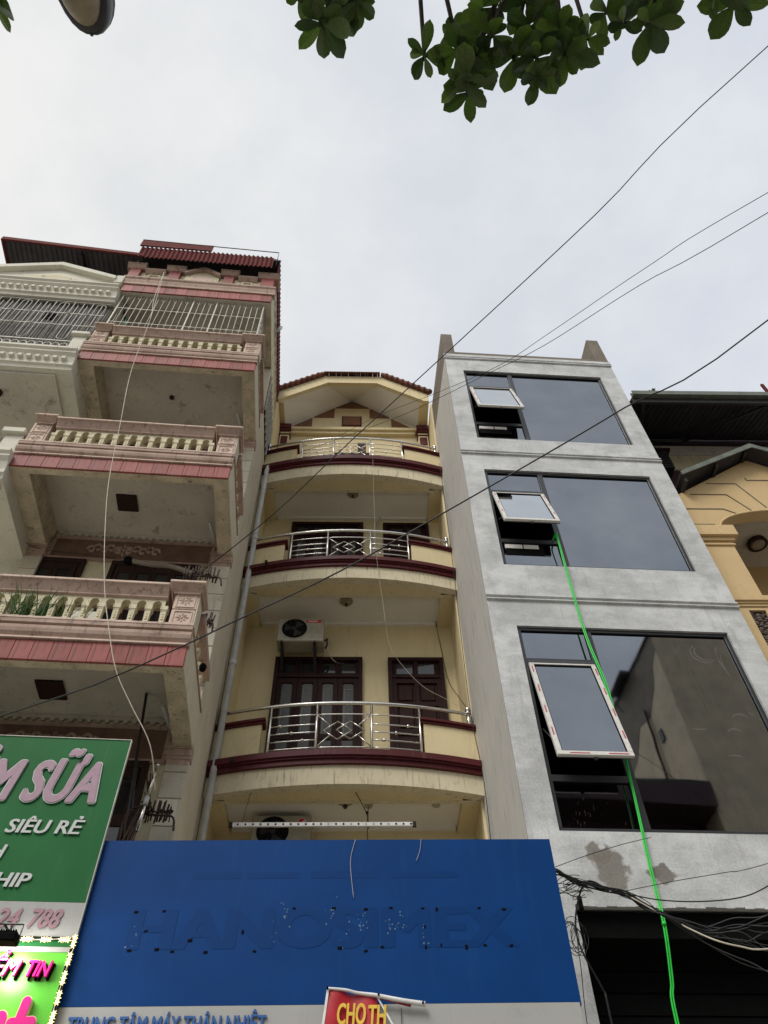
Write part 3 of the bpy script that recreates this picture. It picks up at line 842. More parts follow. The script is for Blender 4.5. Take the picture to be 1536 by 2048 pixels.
while x > W0 + .2:
    if k % 4 == 1: inst(wu if (k // 4) % 2 else wt, 'loop', wg, (x, -2.95, 0)); inst(wb_, 'bar', wg, (x, -2.94, 0))
    elif k % 4 == 3: inst(wb_, 'bar', wg, (x, -2.95, 0))
    if k % 4 == 3: inst(ring, 'ring', wg, (x, -2.965, 16.16))
    if k % 4 == 1: inst(ring, 'ring', wg, (x, -2.965, 15.64))
    x -= step; k += 1
corrugated((W0, -2.88, 14.3), (W1, -2.88, 14.3), (W0, -2.88, 16.78), (W1, -2.88, 16.78), 50, .012, (0, -1, 0), 'screen_sheet', simple('grey_metal_screen', (0.085, 0.076, 0.062), 0.6, stretch=(9, 9, .5)), WH)
MB().box(-4.35, -4.1, -2.91, -2.895, 15.95, 16.2).build('screen_hatch', 'black', WH)
wr = MB(); wr.prism([(-6.03, 18.9), (-2.95, 18.58), (-2.95, 18.66), (-6.03, 18.98)], -3.3, 0.5, 'y')
wr = wr.build('terrace_roof', 'roof_dark', WH)
MB().prism([(-6.05, 18.86), (-2.95, 18.54), (-2.95, 18.67), (-6.05, 19.0)], -3.34, -3.302, 'y').build('fascia', 'roof_sheet', wr)
MB().prism([(-3.34, 18.84), (.5, 18.84), (.5, 19.0), (-3.34, 19.0)], -6.09, -6.055, 'x').build('fascia', 'roof_sheet', wr)
MB().box(-4.36, -4.28, -3.2, .5, 18.6, 18.72).build('rafter', 'iron_dark', wr)
for k in range(26): MB().box(-5.95 + k * .115, -5.93 + k * .115, -3.28, .4, 18.87 - k * .012 - .012, 18.87 - k * .012).build('rib', 'roof_dark', wr)
MB().tube(bez([(-6.6, -2.9, 17.6), (-6.2, -2.9, 17.9), (-5.8, -2.6, 18.2), (-5.0, -2.2, 18.4), (-4.4, -1.8, 18.6)], 4), .03, 8).build('bent_post', 'iron_pale', wr)
MB().tube([(-3.25, -2.6, 17.6), (-3.15, -3.0, 18.3), (-3.05, -3.2, 18.6)], .022, 8).build('bent_post', 'iron_pale', wr)
# second floor of the white house: dark window strip, low railing with scroll
MB().box(W0, -3.25, -1.46, -1.4, 11.3, 12.75).build('window', 'wood', WH)
MB().box(-3.45, W1 - .01, -3.05, -2.8, 11.0, 11.6).build('pedestal', 'white_paint', WH, bevel=.01)
MB().box(-3.5, W1 + .0, -3.12, -2.76, 11.6, 11.72).build('cap', 'white_paint', WH, bevel=.01)
m = MB()
for z in (11.55, 11.42): m.tube([(W0, -3.0, z), (-3.45, -3.0, z)], .03, 8)
m.tube([(-3.6 + .2 * math.cos(t), -3.0, 11.1 + .2 * math.sin(t)) for t in [j * PI / 8 for j in range(17)]], .015, 6)
m.tube([(-4.05 + .2 * math.cos(t), -3.0, 11.1 + .2 * math.sin(t)) for t in [j * PI / 8 for j in range(17)]], .015, 6)
m.build('railing', 'iron_white', WH)
for z in (12.8, 13.0, 13.2): MB().box(W0, W1, -1.415, -1.39, z, z + .015).build('groove', 'raw', WH)
MB().disc((-4.46, -2.5, 13.66), .08, 'z', .08, 14).build('ceiling_lamp', 'wood', WH)

# ================================================================== YELLOW HOUSE (middle)
MH = thing('yellow_townhouse', (0, 9.7, 0), 0, 'narrow pale yellow townhouse with three bowed balconies and maroon bands', 'house')
ML, MR = -2.15, 1.76
MC = (ML + MR) / 2; MHW = (MR - ML) / 2
def arc_y(x, sag=.30): return -sag * (1 - ((x - MC) / MHW) ** 2)
NA = 32
def arc_xs(a, b, n=NA): return [a + (b - a) * i / n for i in range(n + 1)]
def arc_slab(m, a, b, off0, off1, z0, z1, n=NA):
    """curved strip following the bow: front face off0 in front of the arc, back face off1 behind"""
    xs = arc_xs(a, b, n); vs = []
    for x in xs:
        y = arc_y(x)
        vs += [(x, y - off0, z0), (x, y - off0, z1), (x, y + off1, z0), (x, y + off1, z1)]
    fs = []
    for i in range(n):
        p, q = 4 * i, 4 * i + 4
        fs += [(p, q, q + 1, p + 1), (p + 2, p + 3, q + 3, q + 2), (p, p + 2, q + 2, q), (p + 1, q + 1, q + 3, p + 3)]
    fs += [(0, 1, 3, 2), (4 * n, 4 * n + 2, 4 * n + 3, 4 * n + 1)]
    return m.add(vs, fs)
def flat_slab(m, a, b, yb, z0, z1, off=0.0, n=NA):
    """deck: bowed front edge, straight back edge at yb"""
    xs = arc_xs(a, b, n); vs = []
    for x in xs: vs += [(x, arc_y(x) - off, z0), (x, arc_y(x) - off, z1), (x, yb, z0), (x, yb, z1)]
    fs = []
    for i in range(n):
        p, q = 4 * i, 4 * i + 4
        fs += [(p, q, q + 1, p + 1), (p + 2, p + 3, q + 3, q + 2), (p, p + 2, q + 2, q), (p + 1, q + 1, q + 3, p + 3)]
    fs += [(0, 1, 3, 2), (4 * n, 4 * n + 2, 4 * n + 3, 4 * n + 1)]
    return m.add(vs, fs)
YW = 1.0
# back wall with cheeks
m = MB()
m.box(ML, MR, YW, YW + 6, 0, 20.0)
m.box(ML, ML + .05, 0.12, YW, 0, 18.5).box(MR - .05, MR, 0.12, YW, 0, 18.5)
m.build('wall', 'yellow', MH)
for z in (8.05, 12.14, 15.4):   # thin edge pieces beside the walls at the bow's springing
    pass
def mbalcony(f0, f1, bt):
    """fascia f0..f1, maroon band f1..bt"""
    s = MB(); arc_slab(s, ML, MR, 0, .16, f0, f1 + .02)
    s.box(ML + .05, MR - .05, .12, .2, f0, f1)
    s = s.build('balcony', 'yellow_stain', MH)
    d = MB(); flat_slab(d, ML + .02, MR - .02, YW, f0 + .12, f1 + .05, -.15); d.build('deck', 'yellow', s)
    # underside: painted margin and sunk white panel
    u = MB(); u.box(ML + .05, ML + .27, .05, YW, f0 + .004, f0 + .12).box(MR - .30, MR - .05, .05, YW, f0 + .004, f0 + .12)
    n = NA
    xs = arc_xs(ML + .05, MR - .05); vs = []
    for x in xs: vs += [(x, arc_y(x) + .14, f0 + .004), (x, .17, f0 + .004), (x, .17, f0 + .12)]
    fs = []
    for i in range(n): p = 3 * i; fs += [(p, p + 1, p + 4, p + 3), (p + 1, p + 2, p + 5, p + 4)]
    u.add(vs, fs); u.build('underside', 'yellow', s)
    c = MB(); c.box(ML + .27, MR - .30, .17, YW - .0, f0 + .09, f0 + .118).box(ML + .30, MR - .33, YW - .07, YW - .0, f0 + .04, f0 + .09).build('ceiling', 'white_ceiling', s)
    b = MB(); arc_slab(b, ML, MR, .05, .1, f1, f1 + .07); arc_slab(b, ML, MR, .08, .1, f1 + .07, f1 + .10); arc_slab(b, ML, MR, .11, .1, f1 + .10, bt)
    b.build('band', 'maroon', s)
    # solid parapets at both ends
    for a, e, k in ((ML, -1.44, 0), (.95, MR, 1)):
        p = MB(); arc_slab(p, a, e, -.02, .13, bt, bt + .58, 10); p = p.build('parapet', 'yellow', s)
        c = MB(); aa, ee = (a, e + .05) if k == 0 else (a - .05, e)
        arc_slab(c, aa, ee, .01, .17, bt + .58, bt + .62, 10); arc_slab(c, aa, ee, .04, .19, bt + .62, bt + .66, 10); c.build('coping', 'maroon', p)
    # stainless railing
    hr = MB(); ht = bt + .90
    xs = arc_xs(ML + .06, MR - .1, 36)
    hr.tube([(x, arc_y(x) + .05, ht) for x in xs], .028, 10)
    r = hr.build('railing', 'steel', s)
    for x in (ML + .05, MR - .09):
        e = MB(); y = arc_y(x) + .05
        e.tube([(x, y, bt + .64), (x, y, ht + .02)], .032, 12); e.disc((x, y, ht + .0), .038, 'z', .05, 12); e.ball((x, y, ht + .085), .045, 12, 8); e.disc((x, y, bt + .66), .05, 'z', .012, 12)
        e.build('end_post', 'steel', r)
    px = [-1.32, -.63, .18, .90]
    for x in px: MB().tube([(x, arc_y(x) + .05, bt - .02), (x, arc_y(x) + .05, ht)], .02, 10).build('post', 'steel', r)
    zs = [bt + .13, bt + .26, bt + .395, bt + .53, bt + .70]
    for a, e, sd in ((px[0], px[1], 0), (px[2], px[3], 1)):
        for z in zs:
            MB().tube([(x, arc_y(x) + .05, z) for x in arc_xs(a, e, 6)], .0105, 8).build('rod', 'steel', r)
        for q in range(3):
            t = (.22, .47, .72)[q] if sd == 0 else (.75, .5, .25)[q]
            x = a + (e - a) * t; MB().ball((x, arc_y(x) + .05, zs[3 - q]), .026, 10, 8).build('bead', 'steel', r)
    a, e = px[1], px[2]
    for z in (zs[0], zs[4]): MB().tube([(x, arc_y(x) + .05, z) for x in arc_xs(a, e, 8)], .0105, 8).build('rod', 'steel', r)
    w = e - a; zc = (zs[0] + zs[4]) / 2; hh = .155; yy = lambda x: arc_y(x) + .05
    for cxx in (a + w * .385, a + w * .615):
        q = [(cxx - w * .26, zc), (cxx, zc + hh), (cxx + w * .26, zc), (cxx, zc - hh)]
        dm = MB()
        for i in range(4):
            p0, p1 = q[i], q[(i + 1) % 4]
            dm.tube([(p0[0], yy(p0[0]) - (.008 if cxx > a + w / 2 else 0), p0[1]), (p1[0], yy(p1[0]) - (.008 if cxx > a + w / 2 else 0), p1[1])], .010, 6)
        dm.build('diamond', 'steel', r)
    for sx, sz in ((-1, -1), (-1, 1), (1, -1), (1, 1)):
        x0 = a if sx < 0 else e; z0 = zs[0] if sz < 0 else zs[4]
        x1 = a + w * .385 - w * .13 if sx < 0 else a + w * .615 + w * .13; z1 = zc + sz * hh / 2
        MB().tube([(x0, yy(x0), z0), (x1, yy(x1), z1)], .010, 6).build('brace', 'steel', r)
    return s
LV = [(7.55, 7.845, 8.04), (11.65, 11.94, 12.125), (14.84, 15.18, 15.40)]
for a in LV: mbalcony(*a)

# doors
def arch_poly(x0, x1, z0, z1, rise):
    n = 8; c = (x0 + x1) / 2; hw = (x1 - x0) / 2
    return [(x0, z0), (x1, z0), (x1, z1)] + [(c + hw * math.cos(t), z1 + rise * math.sin(t)) for t in [PI * j / n for j in range(1, n)]] + [(x0, z1)]
def mdoor_wide(x0, x1, z0, z1):
    w = MB().box(x0, x1, YW - .02, YW + .02, z0, z1).build('door', 'wood_red', MH)
    f = MB(); f.box(x0 - .0, x1, YW - .09, YW - .02, z1 - .07, z1).box(x0, x0 + .07, YW - .088, YW - .02, z0, z1 - .07).box(x1 - .07, x1, YW - .088, YW - .02, z0, z1 - .07).box(x0 + .07, x1 - .07, YW - .08, YW - .02, z1 - .45, z1 - .40)
    f.build('frame', 'wood_red', w)
    n = 4; ww = (x1 - x0 - .14) / n
    for k in range(n):
        a = x0 + .07 + k * ww
        lf = MB(); lf.box(a + .004, a + .085, YW - .055, YW - .02, z0, z1 - .452).box(a + ww - .085, a + ww - .004, YW - .055, YW - .02, z0, z1 - .452)
        for zz, hh in ((z0, .14), (z0 + .75, .1), (z0 + 1.05, .1), (z1 - .56, .1)): lf.box(a + .085, a + ww - .085, YW - .054, YW - .02, zz, zz + hh)
        lf.box(a + .01, a + ww - .01, YW - .05, YW - .02, z1 - .4, z1 - .34).box(a + .01, a + .05, YW - .05, YW - .02, z1 - .34, z1 - .07).box(a + ww - .05, a + ww - .01, YW - .05, YW - .02, z1 - .34, z1 - .07)
        lf.build('leaf', 'wood_red', w)
        g = MB()
        for q0, q1, rz in ((z0 + 1.15, z1 - .62, .07), (z0 + .85, z0 + 1.05, 0), (z0 + .22, z0 + .75, 0)):
            g.prism(arch_poly(a + .085, a + ww - .085, q0, q1, max(rz, .001)), YW - .035, YW - .028, 'y')
        g.build('pane', 'etched', w)
        e = MB(); xx0, xx1 = a + .11, a + ww - .10; zz1 = z1 - .70
        e.box(xx0, xx1, YW - .04, YW - .036, zz1, zz1 + .012).box(xx0, xx0 + .01, YW - .04, YW - .036, z0 + 1.17, zz1)
        e.tube([(xx0 + .05 + .06 * (1 - math.cos(t)) , YW - .038, z0 + 1.45 + .09 * math.sin(t)) for t in [j * PI / 10 for j in range(6)]] , .005, 5)
        e.build('etching', 'etch_line', w)
        MB().box(a + .06, a + ww - .06, YW - .03, YW - .022, z1 - .33, z1 - .1).build('fanlight', 'glass_dark', w)
    return w
MT['etched'] = simple('frosted_door_glass', (0.03, 0.03, 0.028), 0.35, var=.25, sc=12)
MT['etch_line'] = simple('etched_line', (0.14, 0.14, 0.13), 0.5)
def mdoor_narrow(x0, x1, z0, z1):
    w = MB().box(x0, x1, YW - .02, YW + .02, z0, z1).build('door', 'wood_red', MH)
    f = MB(); f.box(x0, x1, YW - .09, YW - .02, z1 - .07, z1).box(x0, x0 + .07, YW - .088, YW - .02, z0, z1 - .07).box(x1 - .07, x1, YW - .088, YW - .02, z0, z1 - .07).box(x0 + .07, x1 - .07, YW - .08, YW - .02, z1 - .45, z1 - .39)
    f.box(x0 + .07, x0 + .14, YW - .06, YW - .02, z0, z1 - .45).box(x1 - .14, x1 - .07, YW - .06, YW - .02, z0, z1 - .45).box((x0 + x1) / 2 - .035, (x0 + x1) / 2 + .035, YW - .06, YW - .02, z0, z1 - .07)
    for zz in (z1 - .56, z1 - 1.05, z1 - 1.6): f.box(x0 + .14, x1 - .14, YW - .058, YW - .02, zz, zz + .09)
    f.build('frame', 'wood_red', w)
    for a in (x0 + .17, (x0 + x1) / 2 + .06):
        b = a + (x1 - x0) / 2 - .25
        for zz0, zz1 in ((z1 - .93, z1 - .60), (z1 - 1.48, z1 - 1.08)): MB().box(a, b, YW - .05, YW - .02, zz0, zz1).build('panel', 'wood_red', w, bevel=.012)
        MB().box(a - .02, b + .02, YW - .03, YW - .022, z1 - .34, z1 - .12).build('fanlight', 'glass_dark', w)
mdoor_wide(-1.51, .046, 8.1, 10.865); mdoor_narrow(.50, 1.49, 8.1, 10.86)
mdoor_wide(-1.505, .047, 12.1, 14.72); mdoor_narrow(.475, 1.47, 12.1, 14.71)
mdoor_wide(-1.51, .046, 3.9, 6.6)
MT['rose'] = simple('old_brass_plaster', (0.30, 0.25, 0.17), 0.5)
# ceiling lamps: round rose with a bulb
for x, y, z, r in ((-.26, .375, 11.74, .12), (-.18, .29, 14.93, .12), (-.19, .25, 7.64, .13)):
    rose = MB(); rose.disc((x, y, z), r, 'z', -.02, 24); rose.disc((x, y, z - .02), r * .78, 'z', -.02, 24); rose.disc((x, y, z - .04), r * .45, 'z', -.03, 20)
    rose = rose.build('ceiling_rose', 'rose', MH); MB().ball((x, y, z - .1), .035, 10, 8).build('bulb', 'etched', rose)
for x, y in ((-.05, .0), (.14, .32), (1.1, .30)):
    MB().disc((x, y, 7.62), .06, 'z', -.04, 14).build('cable_hook', 'ac', MH)
MB().tube([(-.05, -.09, 7.57), (.11, .0, 7.3), (.14, .1, 7.12)], .006, 5).build('cord', 'wood', MH)
MB().tube([(.14, .3, 7.57), (.12, .02, 7.3), (.12, -.05, 6.7)], .006, 5).build('cord', 'wood', MH)
MB().ball((.115, 0, 7.3), .022, 8, 6).build('cord_knot', 'wood', MH)
MB().tube([(.14, .2, 7.585), (1.1, .18, 7.585)], .004, 5).build('cord', 'wood', MH)
MB().tube([(-1.5, .0, 7.585), (-.2, -.03, 7.585)], .004, 5).build('cord', 'wood', MH)
# drain stubs poking through the maroon bands
for x, z in ((-1.78, 7.9), (-1.72, 12.02)):
    y = arc_y(x); MB().tube([(x, y + .1, z + .05), (x, y - .2, z + .04)], .028, 10).build('drain_stub', 'wood', MH)
# crooked overflow pipe on the second floor wall
MB().tube(bez([(.28, .95, 12.2), (.28, .92, 14.3), (.33, .9, 14.75), (.42, .86, 14.85)], 5), .028, 8).build('overflow_pipe', 'pipe', MH)
# gable wall decoration of the top floor
gd = MB()
gd.prism([(ML, 18.6), (MR, 18.6), (-.2, 20.05)], YW - .02, YW + .3, 'y')
g = gd.build('gable', 'yellow', MH)
def gp(pts, nm='panel', mat='brown_panel', y=.03): return MB().prism(pts, YW - .02 - y, YW - .018, 'y').build(nm, mat, g)
cx = -.27
gp([(cx - .45, 19.68), (cx + .45, 19.68), (cx + .02, 20.0), (cx - .02, 20.0)])
for s in (-1, 1):
    gp([(cx + s * .47, 19.64), (cx + s * .47, 19.19), (cx + s * 1.0, 19.19)][::s])
    gp([(cx + s * 1.04, 19.13), (cx + s * 1.04, 18.63), (cx + s * 1.62, 18.63)][::s])
gp([(cx - .26, 18.77), (cx + .26, 18.77), (cx + .26, 19.25), (cx - .26, 19.25)], 'panel', 'maroon', .02)
gp([(cx - .225, 18.81), (cx + .225, 18.81), (cx + .225, 19.21), (cx - .225, 19.21)], 'panel', 'brown_panel', .035)
b = MB(); b.box(-1.9, 1.40, YW - .16, YW, 18.42, 18.52).box(-1.85, 1.36, YW - .10, YW, 18.32, 18.42).build('string_course', 'yellow', MH)
for s0, s1 in ((ML + .05, ML + .34), (MR - .36, MR - .05)):
    c = MB(); c.box(s0, s1, YW - .22, YW, 18.38, 18.56).box(s0 + .02, s1 - .02, YW - .2, YW, 18.28, 18.38)
    c.build('column_head', 'maroon', MH)
    MB().box(s0 + .03, s1 - .03, YW - .15, YW, 15.4, 18.28).build('column', 'yellow', MH)
    MB().box(s0 + .06, s1 - .06, YW - .17, YW - .15, 17.72, 18.06).build('column_panel', 'maroon', MH, bevel=.008)
    MB().box(s0 + .0, s1 + .0, YW - .17, YW, 18.14, 18.18).build('column_fillet', 'maroon', MH)
w = MB().box(-.68, .19, YW - .02, YW + .01, 15.5, 17.55).build('window', 'wood_red', MH)
MB().box(-.62, -.2, YW - .04, YW - .02, 15.6, 17.3).build('pane', 'glass_dark', w)
MB().box(-.14, .13, YW - .04, YW - .02, 15.6, 17.3).build('pane', 'glass_dark', w)
MB().box(-.1, .1, .45, .6, 16.25, 17.2).build('hanging_cloth', 'wood', MH)
# clipped gable roof: fascia beams and soffit
def zz(v): return v
RY = .1          # front of the roof (local)
EL, ER = -2.22, 1.69
ez, pz = 18.62, 19.52
roof_pts = [(EL, ez), (-.93, pz), (.41, pz), (ER, ez)]
r = MB()
fz = .34
r.prism([(EL, ez), (EL + .12, ez), (-.90, pz - .01), (.38, pz - .01), (ER - .12, ez), (ER, ez), (ER, ez + fz), (.50, pz + fz), (-1.02, pz + fz), (EL, ez + fz)], RY, RY + .1, 'y')
rf = r.build('roof', 'yellow', MH)
s = MB()
apex = (-.27, YW, 20.05)
A_, B_, C_, D_ = (EL + .12, RY + .1, ez + .0), (-.90, RY + .1, pz), (.38, RY + .1, pz), (ER - .12, RY + .1, ez)
E_, F_ = (ML + .2, YW, 18.62), (MR - .25, YW, 18.62)
s.add([A_, B_, apex, E_], [(0, 1, 2, 3)]).add([D_, C_, apex, F_], [(3, 2, 1, 0)]).add([B_, C_, apex], [(0, 1, 2)])
s.build('soffit', 'white_ceiling', rf)
MB().box(EL, EL + .24, RY + .1, YW, ez, ez + fz).build('eave_beam', 'yellow', rf)
MB().box(ER - .24, ER, RY + .1, YW, ez, ez + fz).build('eave_beam', 'yellow', rf)
s = MB()
s.add([(EL, RY, ez + fz), (-1.02, RY, pz + fz), (-.27, YW + .1, 20.5), (-.27, 6, 20.5), (EL, 6, ez + fz)], [(0, 1, 2, 3, 4)]).add([(ER, RY, ez + fz), (.5, RY, pz + fz), (-.27, YW + .1, 20.5), (-.27, 6, 20.5), (ER, 6, ez + fz)], [(4, 3, 2, 1, 0)]).add([(-1.02, RY, pz + fz), (.5, RY, pz + fz), (-.27, YW + .1, 20.5)], [(0, 1, 2)])
s.build('roof_deck', 'roof_tile', rf)
rt = MB()
n = 8
for i in range(n):   # half-round tile
    a0, a1 = PI * i / n, PI * (i + 1) / n
    q = [(.032 * math.cos(a0), 0, .03 * math.sin(a0)), (.032 * math.cos(a1), 0, .03 * math.sin(a1)), (.032 * math.cos(a1), .35, .03 * math.sin(a1) + .12), (.032 * math.cos(a0), .35, .03 * math.sin(a0) + .12)]
    rt.add(q, [(0, 1, 2, 3)]); q2 = [q[0], q[1], (0, 0, -.01)]; rt.add(q2, [(0, 2, 1)])
rt = rt.mesh('tile', 'roof_tile')
k = 0; x = -.98
while x < .48: inst(rt, 'tile', rf, (x, RY - .13, pz + fz + .0), (0, 0, random.uniform(-.03, .03))); x += .064; k += 1
hip = MB(); hip.tube([(0, 0, 0), (.16, 0, .0)], .062, 10, True, .05).ball((0, 0, 0), .078, 10, 6); hip = hip.mesh('ridge_tile', 'roof_tile')
for sgn, (a, b) in ((1, ((EL - .03, ez + fz + .03), (-1.02, pz + fz + .03))), (-1, ((ER + .03, ez + fz + .03), (.5, pz + fz + .03)))):
    L_ = math.hypot(b[0] - a[0], b[1] - a[1]); n = int(L_ / .155); ang = math.atan2(b[1] - a[1], abs(b[0] - a[0]))
    for i in range(n):
        t = i / n; inst(hip, 'ridge_tile', rf, (a[0] + (b[0] - a[0]) * t, RY - .06, a[1] + (b[1] - a[1]) * t), (0, -ang, 0) if sgn > 0 else (0, ang - PI, 0))
    e = MB(); e.tube([(a[0], RY, a[1] - .03), (b[0], RY, b[1] - .03)], .03, 8); e.build('verge', 'roof_tile', rf)
# narrow strips of pale yellow brick next to the grey house
MB().box(MR, MR + .04, .02, .5, 0, 15.3).build('edge_strip', plaster('mouldy_edge', (.55, .47, .3), None, (.04, .03, .025), 1.0, 1.0, sc=2), MH)

# ------- air conditioners
def ac_unit(name, x, y, z, label, logo, scale=1.0, deep=.32):
    t = thing(name, (x, y, z), 0, label, 'air conditioner', 'air conditioner units on the yellow house')
    W, H, D = .83 * scale, .54 * scale, deep
    b = MB().box(0, W, 0, D, 0, H).build('casing', 'ac', t, bevel=.015)
    cx, cz, r = W * .36, H * .53, H * .42
    MB().disc((cx, -.012, cz), r + .02, 'y', .012, 32).build('fan_rim', 'ac', t)
    MB().disc((cx, -.016, cz), r, 'y', .004, 32).build('fan_recess', 'black', t)
    bl = MB()
    for k in range(3):
        a = k * 2 * PI / 3 + .4
        pts = [(cx + r * .15 * math.cos(a), -.02, cz + r * .15 * math.sin(a)), (cx + r * .85 * math.cos(a + .1), -.018, cz + r * .85 * math.sin(a + .1)), (cx + r * .8 * math.cos(a + 1.0), -.024, cz + r * .8 * math.sin(a + 1.0)), (cx + r * .3 * math.cos(a + .9), -.024, cz + r * .3 * math.sin(a + .9))]
        bl.add(pts, [(0, 1, 2, 3)]).add([(p[0], p[1] + .003, p[2]) for p in pts], [(3, 2, 1, 0)])
    bl.disc((cx, -.026, cz), r * .18, 'y', .01, 12)
    bl.build('fan', 'iron_dark', t)
    gr = MB()
    for k in range(1, 7): 
        rr = r * k / 6.5
        gr.tube([(cx + rr * math.cos(j * PI / 12), -.032, cz + rr * math.sin(j * PI / 12)) for j in range(25)], .0022, 4, False)
    for k in range(12):
        a = k * PI / 6; gr.tube([(cx + .2 * r * math.cos(a), -.032, cz + .2 * r * math.sin(a)), (cx + r * math.cos(a), -.03, cz + r * math.sin(a))], .0022, 4, False)
    gr.build('fan_guard', 'iron_dark', t)
    for x0 in (.07 * scale, W - .18):
        br = MB(); br.box(x0, x0 + .045, -.02, D + .2, -.045, -.004).box(x0, x0 + .045, D + .16, D + .2, -.36, -.045)
        br.add([(x0, .06, -.045), (x0 + .045, .06, -.045), (x0 + .045, D + .17, -.34), (x0, D + .17, -.34), (x0, .1, -.045), (x0 + .045, .1, -.045), (x0 + .045, D + .17, -.29), (x0, D + .17, -.29)],
               [(0, 1, 2, 3), (7, 6, 5, 4), (0, 3, 7, 4), (1, 5, 6, 2)])
        br.build('bracket', 'iron_dark', t)
    MB().tube([(W, .1, .1), (W + .05, .1, .1), (W + .06, .12, .02), (W + .03, .14, -.05)], .018, 8).ball((W + .05, .1, .12), .028, 8, 6).build('valve', 'iron_dark', t)
    lv = MB()
    for k in range(9): lv.box(W * .62, W - .03, -.003, 0, H * .15 + k * .03, H * .15 + k * .03 + .006)
    lv.build('casing_ribs', 'ac', t)
    return t, W, H, D
t, W_, H_, D_2 = ac_unit('air_conditioner', -1.475, 10.2, 10.87, 'ivory air conditioner on two brackets above the wide dark red door', 1)
bd = MB().box(W_ * .60, W_ * .93, -.006, 0, H_ - .10, H_ - .045).build('badge', 'red_print', t)
q = MB()
xx = W_ * .645
for k, w_ in enumerate((.014, .018, .016, .016, .012, .018, .016, .012)): q.box(xx, xx + w_, -.008, -.006, H_ - .084, H_ - .062 + (.004 if k in (0, 6) else 0)); xx += w_ + .006
q.build('badge_lettering', 'white_print', t)
MB().tube(bez([(W_ + .0, .15, .02), (W_ + .1, .3, -.06), (W_ + .25, .47, -.1), (W_ + .6, .49, -.08)], 5), .009, 6).build('pipe', 'wire_pale', t)
t2, W_, H_, D_2 = ac_unit('air_conditioner', -1.50, 10.2, 7.02, 'air conditioner under the lowest balcony behind the white tube, with a round red logo', 2)
MB().disc((W_ * .84, -.006, H_ * .80), .062, 'y', .006, 24).build('logo_disc', 'white_print', t2)
lg = MB(); lg.disc((W_ * .84, -.009, H_ * .80), .052, 'y', .003, 24); lg.build('logo_disc', 'red_print', t2)
MB().prism([(W_ * .84 + .012, H_ * .80 + .014), (W_ * .84 + .06, H_ * .80 + .03), (W_ * .84 + .06, H_ * .80 + .006), (W_ * .84 + .012, H_ * .80 - .004)], -.012, -.009, 'y').build('logo_cut', 'white_print', t2)
# perforated white tube hanging under the lowest balcony
t = thing('tube_light', (-1.70, 9.6, 7.08), 0, 'long white dotted tube strip hanging under the lowest curved balcony', 'light strip')
MB().box(0, 2.45, 0, .03, -.03, .03).build('strip', 'white_print', t, bevel=.006)
for k in range(24):
    MB().disc((.1 + k * .1, -.004, .0), .014, 'y', .004, 10).build('diode', 'black' if k not in (12, 15, 17, 18, 20) else 'ac', t)
for x in (-.02, 2.42): MB().box(x, x + .05, -.004, .034, -.034, .034).build('end_cap', 'wood', t)
MB().tube([(.15, .015, .03), (.22, .015, .52)], .004, 5).build('cord', 'wood', t)
MB().tube([(1.83, .015, .03), (1.83, .015, .24)], .004, 5).build('cord', 'wood', t)

# ================================================================== GREY HOUSE (right)
GH = thing('grey_rendered_house', (0, 7.8, 0), math.radians(2.43), 'new grey rendered house with three wide tinted windows', 'house')
GL, GR = 1.836, 5.615
WIN = [(2.2, 5.246, 6.02, 9.08), (2.2, 5.246, 10.36, 12.91), (2.2, 5.246, 13.95, 16.66)]
OPEN = (2.2, 5.3, -.1, 5.23)
m = MB()
holed_wall(m, GL, GR, -.0, 17.2, WIN + [(2.2, 5.3, 0.0, 5.23)], 0, .22)
fw = m.build('front_wall', 'cement', GH)
m = MB(); m.box(GL, GL + .1, .22, 9, 0, 17.2)
m.add([(GL - .004, .004, 0), (GL - .004, 9, 0), (GL - .004, 9, 17.2), (GL - .004, .004, 17.2)], [(0, 3, 2, 1)])
m.box(GR - .1, GR, .22, 9, 0, 17.2)
m.build('side_wall', 'side_grey', GH)
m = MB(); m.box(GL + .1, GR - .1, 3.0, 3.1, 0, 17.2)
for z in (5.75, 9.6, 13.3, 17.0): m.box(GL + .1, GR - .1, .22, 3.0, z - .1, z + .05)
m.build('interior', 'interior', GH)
# raw cement parapets
m = MB(); m.box(GL, GL + .25, 0.0, 9, 17.2, 18.42).box(GR - .27, GR, 0, 9, 17.2, 18.52).box(GL + .25, GR - .27, .02, .22, 17.2, 17.56)
m.build('roof_parapet', 'raw', GH)
m = MB(); m.box(GL - .02, GR + .02, -.02, .0, 17.2, 17.38); m.build('skim_edge', 'cement', GH)
# paired drip mouldings
for z in (17.22, 13.43, 9.62):
    for dz in (-.055, .02):
        MB().prism([(.0, z + dz), (-.035, z + dz + .01), (-.035, z + dz + .03), (0, z + dz + .036)], GL - .0, GR + .0, 'x').build('drip_moulding', 'cement', GH)
# bare edge of the shopfront opening and a dark rolled shutter box
m = MB(); m.box(2.2, 5.3, .1, .5, 4.95, 5.2).box(2.2, 5.3, .5, .62, 3.0, 4.95)
m.build('shutter_box', 'black', GH)
for k in range(9): MB().box(2.2, 5.3, .48, .5, 3.2 + k * .2, 3.38 + k * .2).build('shutter_slat', 'black', GH)
m = MB()
for k in range(30):
    x = 2.22 + k * .103
    m.box(x, x + .1, -.004, .02, 5.20 + random.uniform(0, .02), 5.235)
m.build('ragged_edge', 'cement', GH)

